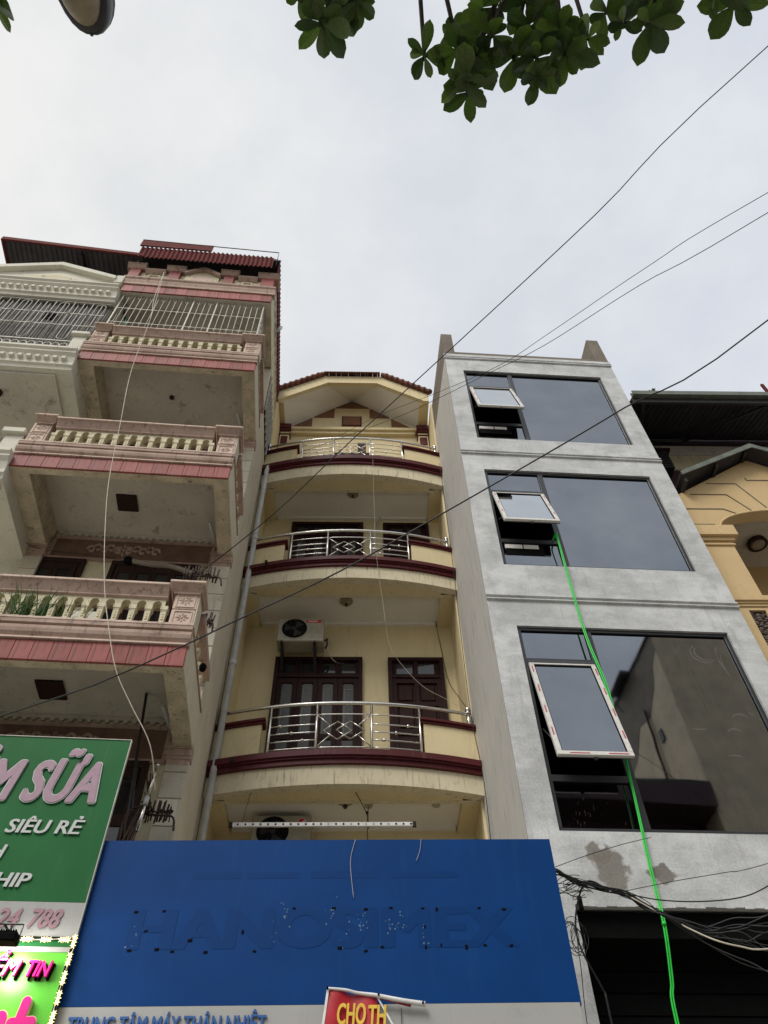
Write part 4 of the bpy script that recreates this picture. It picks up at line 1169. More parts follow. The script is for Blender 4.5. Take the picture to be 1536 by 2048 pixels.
def gwindow(z0, z1, t1, t2, sash_len, sash_out, bad=False, tape=True):
    x0, x1 = 2.2, 5.246; F = .055; y0, y1 = .035, .1
    fr = MB(); fr.box(x0, x1, y0, y1, z1 - F, z1).box(x0, x1, y0, y1, z0, z0 + F).box(x0, x0 + F, y0, y1, z0 + F, z1 - F).box(x1 - F, x1, y0, y1, z0 + F, z1 - F)
    w = fr.build('window', 'alu', GH, bevel=.004)
    MB().box(3.165, 3.255, y0 + .002, y1, z0 + F, z1 - F).build('mullion', 'alu', w)
    MB().box(x0 + F, 3.165, y0 + .004, y1, t1 - .04, t1 + .04).build('transom', 'alu', w)
    MB().box(x0 + F, 3.165, y0 + .004, y1, t2 - .045, t2 + .04).build('transom', 'alu', w)
    g = MB().box(3.255, x1 - F, .066, .074, z0 + F, z1 - F).build('pane', 'mirror', w)
    MB().box(x0 + F, 3.165, .066, .074, t1 + .04, z1 - F).build('pane', 'mirror', w)
    MB().box(x0 + F, 3.165, .066, .074, z0 + F, t2 - .045).build('pane', 'mirror', w)
    # black gasket lines
    gk = MB()
    for a, b, c, d in ((3.255, x1 - F, z0 + F, z1 - F), (x0 + F, 3.165, t1 + .04, z1 - F), (x0 + F, 3.165, z0 + F, t2 - .045)):
        gk.box(a, b, .06, .066, c, c + .008).box(a, b, .06, .066, d - .008, d).box(a, a + .008, .06, .066, c, d).box(b - .008, b, .06, .066, c, d)
    gk.build('gasket', 'black', w)
    # top-hung sash, pushed outwards at the foot
    ang = math.asin(sash_out / sash_len)
    S = MB(); a, b, L = 2.262, 3.165, sash_len; ft = .062
    S.box(a, b, -.022, .022, -ft, 0).box(a, b, -.022, .022, -L, -L + ft).box(a, a + ft, -.022, .022, -L + ft, -ft).box(b - ft, b, -.022, .022, -L + ft, -ft)
    s = S.build('sash', 'film' , w, bevel=.003)
    T_ = S
    s.location = (0, .03, t1 - .04); s.rotation_euler = (-ang, 0, 0)
    def sub(mb, nm, mat):
        o = mb.build(nm, mat, w); o.location = s.location; o.rotation_euler = s.rotation_euler; return o
    sub(MB().box(a + .002, b - .002, .018, .034, -L, -.002), 'sash_rim', 'alu')
    sub(MB().box(a - .004, b + .004, -.028, -.0, -.03, .012), 'hinge_bar', 'alu')
    sub(MB().box(a + ft, b - ft, -.004, .004, -L + ft, -ft), 'sash_pane', 'mirror' if bad else 'mirror_pale')
    gk = MB(); c0, d0 = -L + ft, -ft
    gk.box(a + ft, b - ft, -.012, -.004, c0, c0 + .012).box(a + ft, b - ft, -.012, -.004, d0 - .025, d0).box(a + ft, a + ft + .01, -.012, -.004, c0, d0).box(b - ft - .01, b - ft, -.012, -.004, c0, d0)
    sub(gk, 'gasket', 'black')
    n = max(2, int(L / .38))
    for k in range(n):
        z = -.1 - k * (L - .15) / n
        if bad:
            sub(MB().box(a + .02, a + .035, -.0245, -.022, z - .13, z), 'film_print', 'film_red'); sub(MB().box(b - .03, b - .015, -.0245, -.022, z - .16, z - .03), 'film_print', 'film_red')
        else:
            sub(MB().box(a + .022, a + .034, -.0245, -.022, z - .1, z), 'film_print', 'film_red'); sub(MB().box(b - .03, b - .018, -.0245, -.022, z - .13, z - .05), 'film_print', 'film_red')
    if bad:
        for q0, q1 in ((a + .15, a + .38), (b - .3, b - .06)): sub(MB().box(q0, q1, -.0245, -.022, -L + .018, -L + .032), 'film_print', 'film_red')
    for x in (a + .012, b - .012):
        z = t1 - .04
        MB().tube([(x, .04, z - L * .62), (x, .03 - sash_out * .85, z - L * .84)], .007, 6).build('stay', 'alu', w)
    MB().box((a + b) / 2 - .02, (a + b) / 2 + .02, -sash_out + .04, -sash_out + .07, t1 - .04 - L * math.cos(ang) - .03, t1 - L * math.cos(ang)).build('handle', 'alu', w)
    return w
w3 = gwindow(6.02, 9.08, 8.478, 6.70, 1.71, .34, True)
w2 = gwindow(10.36, 12.91, 12.30, 10.985, 1.22, .33)
w1 = gwindow(13.95, 16.66, 16.01, 14.55, 1.37, .33)
# dried wiping swirls on the lowest big pane
MT['smear'], _nt, _b = _new('dried_smear')
_tr = _nt.nodes.new('ShaderNodeBsdfTransparent'); _ms = _nt.nodes.new('ShaderNodeMixShader'); _ms.inputs[0].default_value = .13
_b.inputs['Base Color'].default_value = (.45, .43, .4, 1)
_nt.links.new(_tr.outputs[0], _ms.inputs[1]); _nt.links.new(_b.outputs[0], _ms.inputs[2]); _nt.links.new(_ms.outputs[0], _nt.nodes['Material Output'].inputs['Surface'])
_r = random.Random(3)
sw = MB()
for cx_, cz_, rx_, rz_, t0, t1 in ((4.78, 8.72, .17, .16, 2.0, 5.6), (4.80, 8.73, .13, .13, 2.2, 5.2), (5.02, 8.6, .05, .25, 1.2, 4.0), (5.05, 8.5, .05, .22, 1.6, 4.2), (4.9, 7.6, .12, .1, .2, 2.6), (4.75, 7.4, .1, .07, .4, 2.9), (4.3, 7.5, .12, .05, 3.6, 5.6), (4.6, 7.0, .14, .08, .4, 2.4), (5.08, 7.9, .06, .2, 3.5, 5.2), (2.36, 8.75, .05, .2, 2.0, 4.2), (2.30, 8.7, .05, .2, 5.2, 7.2)):
    q_ = [(cx_ + rx_ * math.cos(t), .064, cz_ + rz_ * math.sin(t)) for t in [t0 + (t1 - t0) * j / 14 for j in range(15)]]
    vs_ = []
    for j, p_ in enumerate(q_):
        w_s = .012 * math.sin(PI * (j + .5) / 15) * _r.uniform(.6, 1.3) + .002
        d_ = Vector((p_[0] - cx_, 0, p_[2] - cz_)).normalized() * w_s
        vs_ += [(p_[0] - d_.x, .0635, p_[2] - d_.z), (p_[0] + d_.x, .0635, p_[2] + d_.z)]
    sw.add(vs_, [(2 * j, 2 * j + 1, 2 * j + 3, 2 * j + 2) for j in range(14)])
for k in range(70):
    a_, c_ = (_r.uniform(2.35, 3.1), _r.uniform(6.1, 6.6)) if k < 35 else (_r.uniform(3.4, 5.1), _r.uniform(6.2, 8.9)); l_ = _r.uniform(.008, .05) if k < 35 else _r.uniform(.006, .02)
    sw.add([(a_, .0633, c_), (a_ + .004, .0633, c_), (a_ + .004 + l_ * .2, .0633, c_ + l_), (a_ + l_ * .2, .0633, c_ + l_)], [(0, 1, 2, 3)])
sw.build('smear', 'smear', w3, kind='stuff')
# lower left panes: pale interior reflection painted as patches over a dark one
for w, z0, z1 in ((w2, 10.42, 10.94), (w1, 14.01, 14.5)):
    MB().box(2.30, 2.92, .058, .064, z1 - .28, z1 - .02).build('dark_pane_patch', 'black', w)
    for a, b in ((2.30, 2.58), (2.60, 2.84)): MB().box(a, b, .05, .058, z1 - .13, z1 - .04).build('pane_reflection_patch', 'film', w)
# hose hanging out of the middle window
_h = [(3.122, -.06, 11.05), (3.122, -.10, 10.93), (3.125, -.06, 10.2), (3.125, -.05, 8.892), (3.18, -.09, 7.858), (3.14, -.05, 6.568), (3.066, -.05, 5.571), (3.02, -.09, 5.0), (2.95, -.06, 4.516), (2.89, -.05, 4.153), (2.85, -.06, 2.5)]
_h2 = [(x + (.017 if i not in (1, 5) else .01), y - .012, z) for i, (x, y, z) in enumerate(_h)]
hs = thing('hose', (0, 7.8, 0), math.radians(2.43), 'bright green plastic hose hanging from the middle window down the grey wall', 'hose')
MB().tube(bez([(3.05, .3, 11.0)] + _h, 6), .0095, 8).build('strand', 'hose', hs)
MB().tube(bez([(3.08, .3, 11.0)] + _h2, 6), .0075, 8).build('strand', 'hose', hs)
MB().tube([(3.02, -.1, 4.99), (3.03, -.1, 5.02)], .022, 8).build('tie', 'hose', hs)

# ================================================================== OCHRE HOUSE (far right)
RH = thing('ochre_house', (0, 8.5, 0), math.radians(-.2), 'ochre house with a gable, an arched porch and square pilaster', 'house')
RA, RB, RC = 5.66, 9.62, 7.64
m = MB()
# front wall: gable polygon with arched opening, cut into vertical strips
def arch_z(x):
    t = (x - RC) / (RC - 6.365)
    return 12.0 + .52 * math.sqrt(max(0, 1 - t * t))
def gz(x): return 14.13 - abs(x - RC) * .665
xs = sorted([RA + (RB - RA) * i / 60 for i in range(61)] + [6.365, 2 * RC - 6.365, RC])
for a, b in zip(xs[:-1], xs[1:]):
    c = (a + b) / 2
    if 6.365 < c < 2 * RC - 6.365:
        lo0, lo1 = arch_z(a), arch_z(b)
    else: lo0 = lo1 = 10.16
    m.add([(a, 0, lo0), (b, 0, lo1), (b, 0, gz(b)), (a, 0, gz(a))], [(0, 1, 2, 3)])
    m.add([(a, .25, lo0), (b, .25, lo1), (b, .25, gz(b)), (a, .25, gz(a))], [(3, 2, 1, 0)])
    if lo0 > 10.5 or lo1 > 10.5: m.add([(a, 0, lo0), (b, 0, lo1), (b, .25, lo1), (a, .25, lo0)], [(3, 2, 1, 0)])
for x in (6.365, 2 * RC - 6.365): m.add([(x, 0, 10.16), (x, .25, 10.16), (x, .25, 12.0), (x, 0, 12.0)], [(0, 1, 2, 3)] if x > RC else [(3, 2, 1, 0)])
m.box(RA, RB, .0, .25, 0, 10.16)
m.box(RA, RB, 1.6, 6, 0, 14.0)
m.build('wall', 'ochre', RH)
am_ = MB()
pts = [(RC + (6.365 - RC) * math.cos(t) * s_, 12.0 + .52 * math.sin(t)) for s_ in (1,) for t in [PI * j / 24 for j in range(25)]]
am_.tube([(p[0], -.0, p[1] + .0) for p in pts], .022, 6); am_.build('arch_moulding', 'ochre', RH)
MB().box(6.1, 9.3, .25, 1.6, 12.75, 12.85).build('porch_ceiling', 'soffit', RH)
MB().box(6.3, 9.2, 1.55, 1.6, 10.0, 11.9).build('louvred_door', 'wood', RH)
for k in range(14): MB().box(6.5, 9.1, 1.52, 1.55, 10.3 + k * .1, 10.36 + k * .1).build('louvre', 'wood', RH)
lp = MB(); lp.disc((7.6, .95, 12.75), .17, 'z', -.09, 24, .19); lp = lp.build('ceiling_lamp', 'wood', RH)
MB().disc((7.6, .95, 12.66), .14, 'z', -.03, 24, .1).build('lamp_shade', 'lens_cover', lp)
# incised grooves (thin raised-shadow lines)
for pts in (((6.557, 13.33), (7.125, 13.33), (7.42, 12.60)), ((6.136, 12.984), (6.817, 12.984), (7.104, 12.51)), ((5.90, 12.546), (6.597, 12.546), (6.813, 12.40)), ((5.9, 12.096), (6.29, 12.096)), ((8.72, 13.33), (8.16, 13.33), (7.9, 12.6)), ((9.14, 12.984), (8.46, 12.984), (8.18, 12.51)), ((7.38, 13.446), (7.9, 13.446)), ((7.38, 13.446), (7.38, 13.52))):
    for (a, b) in zip(pts[:-1], pts[1:]):
        d = Vector((b[0] - a[0], 0, b[1] - a[1])).normalized(); q = Vector((-d.z, 0, d.x)) * .009
        A3, B3 = Vector((a[0], -.012, a[1])), Vector((b[0], -.012, b[1]))
        mm = MB(); mm.add([A3 - q, B3 - q, B3 + q, A3 + q, A3 - q + Vector((0, .013, 0)), B3 - q + Vector((0, .013, 0)), B3 + q + Vector((0, .013, 0)), A3 + q + Vector((0, .013, 0))], [(0, 1, 2, 3), (0, 4, 5, 1), (1, 5, 6, 2), (2, 6, 7, 3), (3, 7, 4, 0)])
        mm.build('groove', 'raw', RH)
# pilaster, capital, band, pebble panel
MB().box(RA, 6.372, -.05, 0, 10.16, 11.46).build('pilaster', 'ochre', RH)
c = MB(); c.box(RA, 6.40, -.08, 0, 11.46, 11.50).box(RA, 6.38, -.06, 0, 11.50, 11.56).box(RA, 6.42, -.1, 0, 11.56, 11.64).box(RA, 6.49, -.16, 0, 11.64, 11.90)
c.build('capital', 'ochre', RH, bevel=.004)
c = MB(); c.box(RA, RB, -.12, 0, 10.09, 10.17).box(RA, RB, -.09, 0, 10.05, 10.09).box(RA, RB, -.07, 0, 10.0, 10.05); c.box(RA, 6.45, -.1, 0, 10.17, 10.21)
c.build('band', 'ochre', RH)
c = MB(); c.box(RA + .2, 6.02, -.05, 0, 4, 9.99).box(6.29, 6.42, -.05, 0, 4, 9.99).box(6.02, 6.29, -.05, 0, 9.93, 9.99).build('panel_frame', 'ochre', RH)
pp = MB().box(6.02, 6.29, -.012, 0, 7.0, 9.93).build('pebble_panel', 'wood', RH)
peb = MB().ball((0, 0, 0), .022, 7, 5, .6).mesh('pebble', 'pebble') if False else None
MT['pebble'] = simple('grey_brown_pebble', (0.2, 0.16, 0.135), 0.5, rnd=.6)
peb = MB().ball((0, 0, 0), .024, 7, 5, .55).mesh('pebble', 'pebble')
for i in range(230):
    inst(peb, 'pebble', pp, (random.uniform(6.03, 6.28), -.014, 9.92 - (i / 230) * 1.35 - random.uniform(0, .01)), (random.uniform(-.3, .3), random.uniform(-.4, .4), 0), (random.uniform(.8, 1.6), .7, random.uniform(.7, 1.1)))
# gable roof sheet with supports
r = MB()
ap = 14.22; yl, yr = -.32, .3
sl = .57
r.prism([(RA + .30, ap - (RC - RA - .30) * sl), (RC, ap), (RB + .1, ap - (RB - RC + .1) * sl), (RB + .1, ap - (RB - RC + .1) * sl - .04), (RC, ap - .04), (RA + .30, ap - (RC - RA - .30) * sl - .04)], yl, 1.0, 'y')
r = r.build('gable_roof', 'roof_dark', RH)
q = MB(); q.prism([(RA + .30, ap - (RC - RA - .30) * sl - .1), (RC, ap - .12), (RB + .1, ap - (RB - RC + .1) * sl - .1), (RB + .1, ap - (RB - RC + .1) * sl), (RC, ap + .01), (RA + .30, ap - (RC - RA - .30) * sl + .01)], yl - .02, yl, 'y')
q.build('fascia', 'green_sheet', r)
for x in (6.0, 6.75, 7.5, 8.5): MB().box(x, x + .05, yl + .05, 0, gz(x) - .0, gz(x) + .1).build('roof_bracket', 'iron_dark', r)
# high terrace canopy behind
cn = MB(); cn.prism([(-.55, 15.66), (1.0, 16.42), (1.0, 16.47), (-.55, 15.71)], 5.68, 9.8, 'x'); cn = cn.build('terrace_canopy', 'roof_dark', RH)
for k in range(34): MB().prism([(-.5, 15.665), (.98, 16.395), (.98, 16.425), (-.5, 15.695)], 5.75 + k * .12, 5.78 + k * .12, 'x').build('rib', 'roof_dark', cn)
gt = MB(); gt.prism([(-.62, 15.66), (-.52, 15.66), (-.52, 15.82), (-.545, 15.82), (-.545, 15.68), (-.6, 15.68), (-.6, 15.80), (-.62, 15.80)], 5.66, 9.9, 'x'); gt.build('gutter', 'green_sheet', cn)
MB().box(5.66, 9.8, -.52, -.46, 15.5, 15.67).build('eave_beam', 'iron_dark', cn)
for a, b in (((5.9, -.45, 15.6), (6.3, .9, 16.2)), ((8.6, -.45, 15.6), (7.3, .9, 16.2)), ((8.6, -.45, 15.6), (8.7, .9, 14.3)), ((6.3, .9, 16.2), (7.3, .9, 16.2))): MB().tube([a, b], .035, 6).build('truss', 'iron_dark', cn)
corrugated((5.72, -.35, 15.86), (6.42, -.35, 16.42), (5.72, -.05, 15.9), (6.42, -.05, 16.2), 7, .02, (0, -.5, .8), 'loose_sheet', 'green_sheet', cn)
m = MB(); m.box(5.6, 9.8, 1.02, 1.15, 13.8, 16.9); m.build('terrace_wall', 'maroon_wall', RH)
MB().box(5.6, 9.6, .96, 1.02, 15.75, 16.1).build('terrace_band', 'soffit', RH); MB().box(5.6, 9.6, .98, 1.02, 15.2, 15.74).build('terrace_band', 'cream', RH)
for k in range(9): MB().box(5.7, 6.5, .5, .9, 14.6 + k * .07, 14.63 + k * .07).build('slat', 'iron_dark', RH)
MB().box(5.7, 6.6, .48, .92, 15.25, 15.3).build('slat', 'wood', RH)
# maroon post of the next roof, at the frame edge
MB().box(8.56, 8.62, -.62, -.58, 15.75, 16.15).build('corner_post', 'roof_sheet', RH)

# ================================================================== SIGNS
LA = math.radians(3.72)
gs = thing('sign_board', (-2.16, 9.7, 0), LA, 'green shop sign with large mauve letters and a white phone number strip', 'sign')
YS = -3.03
MB().box(-3.3, -.33, YS, YS + .03, 4.70, 6.30).build('sign_face', 'board_green', gs)
MB().box(-3.3, -.33, YS - .001, YS + .03, 4.405, 4.697).build('number_strip', 'board_white', gs)
MB().box(-.33, -.322, YS - .008, YS + .03, 4.40, 6.308).box(-3.3, -.33, YS - .008, YS + .03, 6.301, 6.308).build('edge_trim', 'iron_white', gs)
text('BỈM SỮA', gs, YS - .012, 5.61, .405, right=-.49, width=1.46, shear=.28, fat=.036, fatz=.022, mat='letter_white', depth=.003)
text('BỈM SỮA', gs, YS - .018, 5.61, .405, right=-.502, width=1.43, shear=.28, fat=.025, fatz=.011, mat='mauve', depth=.003)
text('SIÊU RẺ', gs, YS - .010, 5.295, .122, right=-.53, width=.68, shear=.2, fat=.005, fatz=.003, mat='letter_white', depth=.010)
text('H', gs, YS - .010, 5.058, .118, right=-1.13, shear=.2, fat=.005, fatz=.003, mat='letter_white', depth=.010)
text('SHIP', gs, YS - .010, 4.812, .116, right=-.835, width=.40, shear=.2, fat=.005, fatz=.003, mat='letter_white', depth=.010)
text('24', gs, YS - .008, 4.49, .143, right=-.815, width=.2, shear=.25, fat=.007, fatz=.004, mat='mauve_dk', depth=.003)
text('788', gs, YS - .008, 4.49, .143, right=-.482, width=.265, shear=.25, fat=.007, fatz=.004, mat='mauve_dk', depth=.003)

ls = thing('sign_board', (-2.16, 9.7, 0), LA, 'floodlit lime green sign with raised hot pink letters and pink shapes', 'sign')
MB().box(-3.3, -.355, YS, YS + .1, 2.6, 4.303).build('sign_face', 'board_lime', ls)
MB().box(-3.3, -.35, YS - .002, YS + .1, 4.306, 4.345).build('sign_border', 'board_white', ls)
MB().box(-3.3, -.35, YS + .002, YS + .1, 4.348, 4.40).build('sign_border', 'board_green', ls)
MB().box(-.35, -.318, YS - .004, YS + .02, 2.6, 4.40).box(-3.3, -.35, YS - .01, YS + .1, 4.3985, 4.4035).build('edge_trim', 'black', ls)
text('IỂM', ls, YS - .045, 4.112, .112, right=-.668, width=.265, shear=.28, fat=.004, fatz=.003, mat='pink', depth=.03)
text('TIN', ls, YS - .045, 4.108, .112, right=-.434, width=.185, shear=.28, fat=.004, fatz=.003, mat='pink', depth=.03)
text('IỂM', ls, YS - .012, 4.100, .116, right=-.657, width=.27, shear=.28, fat=.004, fatz=.003, mat='black', depth=.02, name='letter_shadow_back')
text('TIN', ls, YS - .012, 4.096, .116, right=-.422, width=.19, shear=.28, fat=.004, fatz=.003, mat='black', depth=.02, name='letter_shadow_back')
def blob(cx, cz, parts, mat, y0, y1, grow=0):
    m = MB()
    for (ax, az, bx, bz, r) in parts:
        a = Vector((cx + ax, cz + az)); b = Vector((cx + bx, cz + bz)); d = (b - a).normalized() if (b - a).length > 1e-5 else Vector((1, 0)); n = Vector((-d.y, d.x)); r2 = r + grow
        pts = [a + (n * math.cos(t) - d * math.sin(t)) * r2 for t in [PI * j / 10 for j in range(11)]] + [b + (-n * math.cos(t) + d * math.sin(t)) * r2 for t in [PI * j / 10 for j in range(11)]]
        m.prism([tuple(p) for p in pts], y0, y1, 'y')
        y0 -= .0007
    return m
cross = [(-.03, -.3, .0, .0, .033), (-.065, -.145, .075, -.135, .034)]
blob(-.545, 3.935, cross, 'pink_rim', YS - .05, YS, .006).build('raised_letter', 'pink_rim', ls)
blob(-.545, 3.935, cross, 'pink', YS - .056, YS - .051).build('raised_letter', 'pink', ls)
rnd = [(-.0, -.12, .0, .0, .045)]
blob(-.70, 3.825, rnd, 'pink_rim', YS - .05, YS, .006).build('raised_letter', 'pink_rim', ls)
blob(-.70, 3.825, rnd, 'pink', YS - .056, YS - .051).build('raised_letter', 'pink', ls)

# string of star lights round the lower sign
st = thing('light_string', (-2.16, 9.7, 0), LA, 'string of warm star shaped lights round the lime green sign', 'string lights')
sm = MB()
pts = []
for j in range(12):
    a = PI * j / 6 + .3; r = .027 if j % 2 == 0 else .011
    pts.append((r * math.cos(a), r * math.sin(a)))
for s in (-1, 1):
    c0 = len(sm.v); sm.add([(0, s * .006, 0)] + [(p[0], 0, p[1]) for p in pts], [((0, j + 1, (j + 1) % 12 + 1) if s < 0 else (0, (j + 1) % 12 + 1, j + 1)) for j in range(12)])
sm = sm.mesh('star', 'star')
groups = [(-.99 + k * .147, 4.385, .028, 0) for k in range(5)] + [(-.325, 4.375 - k * .136, 0, .032) for k in range(9)]
for gx, gz_, dx, dz in groups:
    for q in (-1, 0, 1):
        inst(sm, 'star', st, (gx + q * dx, YS - .035 - random.uniform(0, .01), gz_ + q * dz), (random.uniform(-.2, .2), random.uniform(-.6, .6), 0))
MB().tube(bez([(-1.2, YS - .03, 4.39), (-.8, YS - .03, 4.382), (-.5, YS - .03, 4.39), (-.33, YS - .03, 4.40), (-.325, YS - .03, 4.2), (-.335, YS - .03, 3.9), (-.32, YS - .03, 3.4)], 5), .004, 5).build('cord', 'wire_pale', st)
MB().tube([(-1.4, YS - .012, 4.412), (-.32, YS - .012, 4.412)], .006, 6).tube([(-.318, YS - .02, 4.4), (-.318, YS - .02, 3.0)], .004, 5).build('cord', 'wire', st)

# flood lamp above the lower sign
fl = thing('flood_lamp', (-2.16 + .185, 9.7 + .012, -.13), LA, 'black finned floodlight on a bracket lighting the lime green sign', 'floodlight')
b = MB().box(-1.12, -.855, -3.43, -3.30, 4.355, 4.42).build('housing', 'black', fl, bevel=.01)
for k in range(14): MB().box(-1.11 + k * .018, -1.104 + k * .018, -3.42, -3.31, 4.42, 4.442).build('fin', 'black', fl)
MB().tube([(-.85, -3.36, 4.38), (-.845, -3.36, 4.50), (-1.12, -3.36, 4.50)], .006, 6).tube([(-.99, -3.36, 4.50), (-.99, YS, 4.50)], .010, 6).build('bracket', 'iron_dark', fl)
MB().box(-.94, -.93, -3.36, -3.34, 4.42, 4.5).build('knob', 'iron_dark', fl)
MB().box(-1.10, -.87, -3.302, -3.296, 4.36, 4.415).build('lens', 'lamp_glow', fl)
sp = bpy.data.lights.new('flood_light', 'SPOT'); sp.energy = 17; sp.spot_size = math.radians(172); sp.spot_blend = .25; sp.shadow_soft_size = .14; sp.color = (1, 1, .93)
so = bpy.data.objects.new('flood_light', sp); COL.objects.link(so); so.parent = fl
so.location = (-.985, -3.285, 4.37); so.rotation_euler = (Vector((-.35, -.62, .62)).normalized()).to_track_quat('Z', 'Y').to_euler()

SK = .9241                               # board about 4.15 m wide
bs = thing('sign_board', (0, 6.70, .1214), 0, 'wide faded blue shop sign with ghost letters over a white strip', 'sign')
bs.scale = (SK, SK, SK)
MB().box(-2.58, 1.885, 0, .14, 4.123, 5.563).build('sign_face', 'board_blue', bs)
MB().box(-2.58, 1.885, -.001, .14, 3.2, 4.120).build('lower_strip', 'board_white', bs)
MB().box(1.885, 1.90, .0, .15, 4.1, 5.57).box(-2.58, 1.9, .0, .15, 5.563, 5.572).build('edge_trim', 'board_blue', bs)
text('HANOSIMEX', bs, -.0006, 4.575, .33, left=-2.05, width=3.5, fat=.026, fatz=.010, mat='ghost', depth=0, name='ghost_lettering')
MB().box(-1.57, -1.1, -.0012, 0, 5.19, 5.26).box(-1.05, -.55, -.0012, 0, 5.19, 5.25).box(-.45, .2, -.0012, 0, 5.19, 5.26).box(.3, .95, -.0012, 0, 5.19, 5.25).build('ghost_band', 'ghost', bs)
hm = MB().box(-.018, .018, -.004, 0, -.011, .011).mesh('hole', 'black', .003)
for i, (x, z) in enumerate([(-2.016, 4.887), (-1.765, 4.895), (-1.892, 4.721), (-2.002, 4.559), (-1.764, 4.566), (-1.626, 4.548), (-1.486, 4.639), (-1.334, 4.54), (-1.03, 4.708), (-0.906, 4.545), (-0.584, 4.912), (-0.22, 4.91), (-0.154, 4.566), (0.074, 4.899), (0.074, 4.54), (0.305, 4.91), (0.22, 4.572), (0.599, 4.905), (0.727, 4.894), (0.609, 4.74), (0.608, 4.569), (0.746, 4.583), (0.969, 4.566), (1.12, 4.905), (1.137, 4.58), (1.35, 4.89), (1.373, 4.575)]):
    v = i in (8, 18, 19, 20, 21, 22)
    k = random.uniform(.7, 1.2)
    inst(hm, 'hole', bs, (x, 0, z), (0, PI / 2 if v else random.uniform(-.2, .2), 0), (k, 1, k))
gl = MB()
for x, z, n in ((-1.98, 4.70, 5), (-.66, 4.88, 9), (-.75, 4.68, 4), (-.24, 4.86, 8), (.06, 4.75, 14), (.3, 4.75, 12), (.42, 4.8, 6), (.62, 4.66, 7), (-.12, 4.65, 5)):
    for k in range(n):
        a, b2 = x + random.gauss(0, .03), z + random.gauss(0, .07); r = random.uniform(.003, .009)
        gl.add([(a - r, -.003, b2), (a, -.003, b2 - r), (a + r, -.003, b2 + random.uniform(0, r)), (a, -.003, b2 + r)], [(0, 1, 2, 3)])
gl.build('glue_residue', simple('dried_glue', (0.12, 0.2, 0.28), 0.5), bs, kind='stuff')
MB().tube(bez([(-.03, -.01, 5.57), (-.07, -.012, 5.4), (-.07, -.012, 5.25), (-.04, -.012, 5.0)], 5), .0022, 5).tube(bez([(.62, -.01, 5.57), (.6, -.012, 5.45), (.56, -.012, 5.35)], 5), .002, 5).build('thread', 'wire_pale', bs)
text('TRUNG TÂM MÁY THÂN NHIỆT', bs, -.014, 3.925, .115, left=-2.365, width=1.62, fat=.005, fatz=.003, mat='letter_blue', depth=.012)
# torn red banner
bn = thing('banner', (0, 6.70, .1214), 0, 'torn red banner with yellow letters pinned over the blue and white sign', 'banner')
bn.scale = (SK, SK, SK)
m = MB(); N = 12; vs = []
topz = lambda x: 4.222 - (x + .2) * .16 - .02 * math.exp(-((x + .05) / .04) ** 2)
right = lambda z: .16 + (4.16 - z) * .62
for j in range(9):
    tz = j / 8
    for i in range(N + 1):
        t = i / N
        zb = 4.22 - tz * .75
        x0 = -.235 - tz * .09; x1 = right(zb) if tz > .05 else .16
        x = x0 + (x1 - x0) * t
        z = topz(x) - tz * .75
        y = -.035 - .014 * math.sin(t * 9 + tz * 3) - .02 * tz
        vs.append((x, y, z))
fs = [(j * (N + 1) + i, (j + 1) * (N + 1) + i, (j + 1) * (N + 1) + i + 1, j * (N + 1) + i + 1) for j in range(8) for i in range(N)]
m.add(vs, fs, True).add([(v[0], v[1] + .003, v[2]) for v in vs], [f[::-1] for f in fs], True)
m.build('cloth', simple('red_banner_vinyl', (0.42, 0.02, 0.03), 0.35, var=.3, sc=5), bn)
e = MB(); e.add([(-.255, -.05, 4.225), (-.235, -.052, 4.222), (-.325, -.07, 3.47), (-.35, -.07, 3.47)], [(0, 3, 2, 1)]); e.add([(.155, -.055, 4.17), (.175, -.055, 4.16), (.62, -.08, 3.43), (.59, -.08, 3.43)], [(0, 3, 2, 1)])
e.build('hem', 'white_print', bn)
e = MB(); e.tube(bez([(-.25, -.05, 4.228), (-.1, -.055, 4.212), (0, -.05, 4.19), (.15, -.06, 4.168), (.3, -.06, 4.14), (.42, -.055, 4.12), (.57, -.05, 4.10)], 5), .010, 7, True, .022)
e.build('rolled_edge', 'white_print', bn)
e = MB(); e.tube([(.09, -.04, 4.18), (.45, -.05, 4.09)], .012, 6).build('rolled_edge', simple('red_banner_fold', (0.3, 0.02, 0.03), 0.4), bn)
for x, z in ((-.25, 4.22), (.55, 4.102), (.18, 4.165)): MB().disc((x, -.09, z), .009, 'y', .03, 8).build('pin', 'black', bn)
text('CHO', bn, -.062, 3.955, .15, left=-.165, width=.24, fat=.008, fatz=.004, mat='yellow_print', depth=.004, shear=.12)
text('TH', bn, -.062, 3.94, .15, left=.095, width=.15, fat=.008, fatz=.004, mat='yellow_print', depth=.004, shear=.12)
MB().tube([(.37, -.02, 4.08), (.375, -.02, 3.3)], .003, 5).build('string', 'wire', bn)


# ================================================================== WIRES
def cable(pts, r, label, mat='wire', name='overhead_cable', group=None, cat='cable', n=5):
    o = MB().tube(bez(pts, n), r, 6).build(name, mat)
    return _prep(o, label, cat, group, None)
G1 = 'cables crossing the street'
cable([(13.0, -5.6, 14.6), (5.257, 1.3, 13.165), (3.109, 3.184, 12.149), (1.26, 4.806, 11.45), (-.172, 6.061, 10.93), (-1.302, 7.053, 10.469), (-2.495, 8.099, 10.296)], .008, 'single black cable crossing highest over the sky down to the pink balcony', group=G1)
cable([(6.5, -.2, 8.6), (2.958, 2.3, 6.831), (1.868, 2.753, 6.325), (1.251, 3.01, 6.059), (.546, 3.303, 5.77), (-.144, 3.59, 5.5), (-.836, 3.878, 5.32), (-1.207, 4.032, 5.222), (-1.724, 4.247, 5.11), (-2.173, 4.434, 5.067), (-4, 5.2, 4.99)], .0062, 'long sagging dark cable crossing both the grey and the pink tiled house', group=G1)
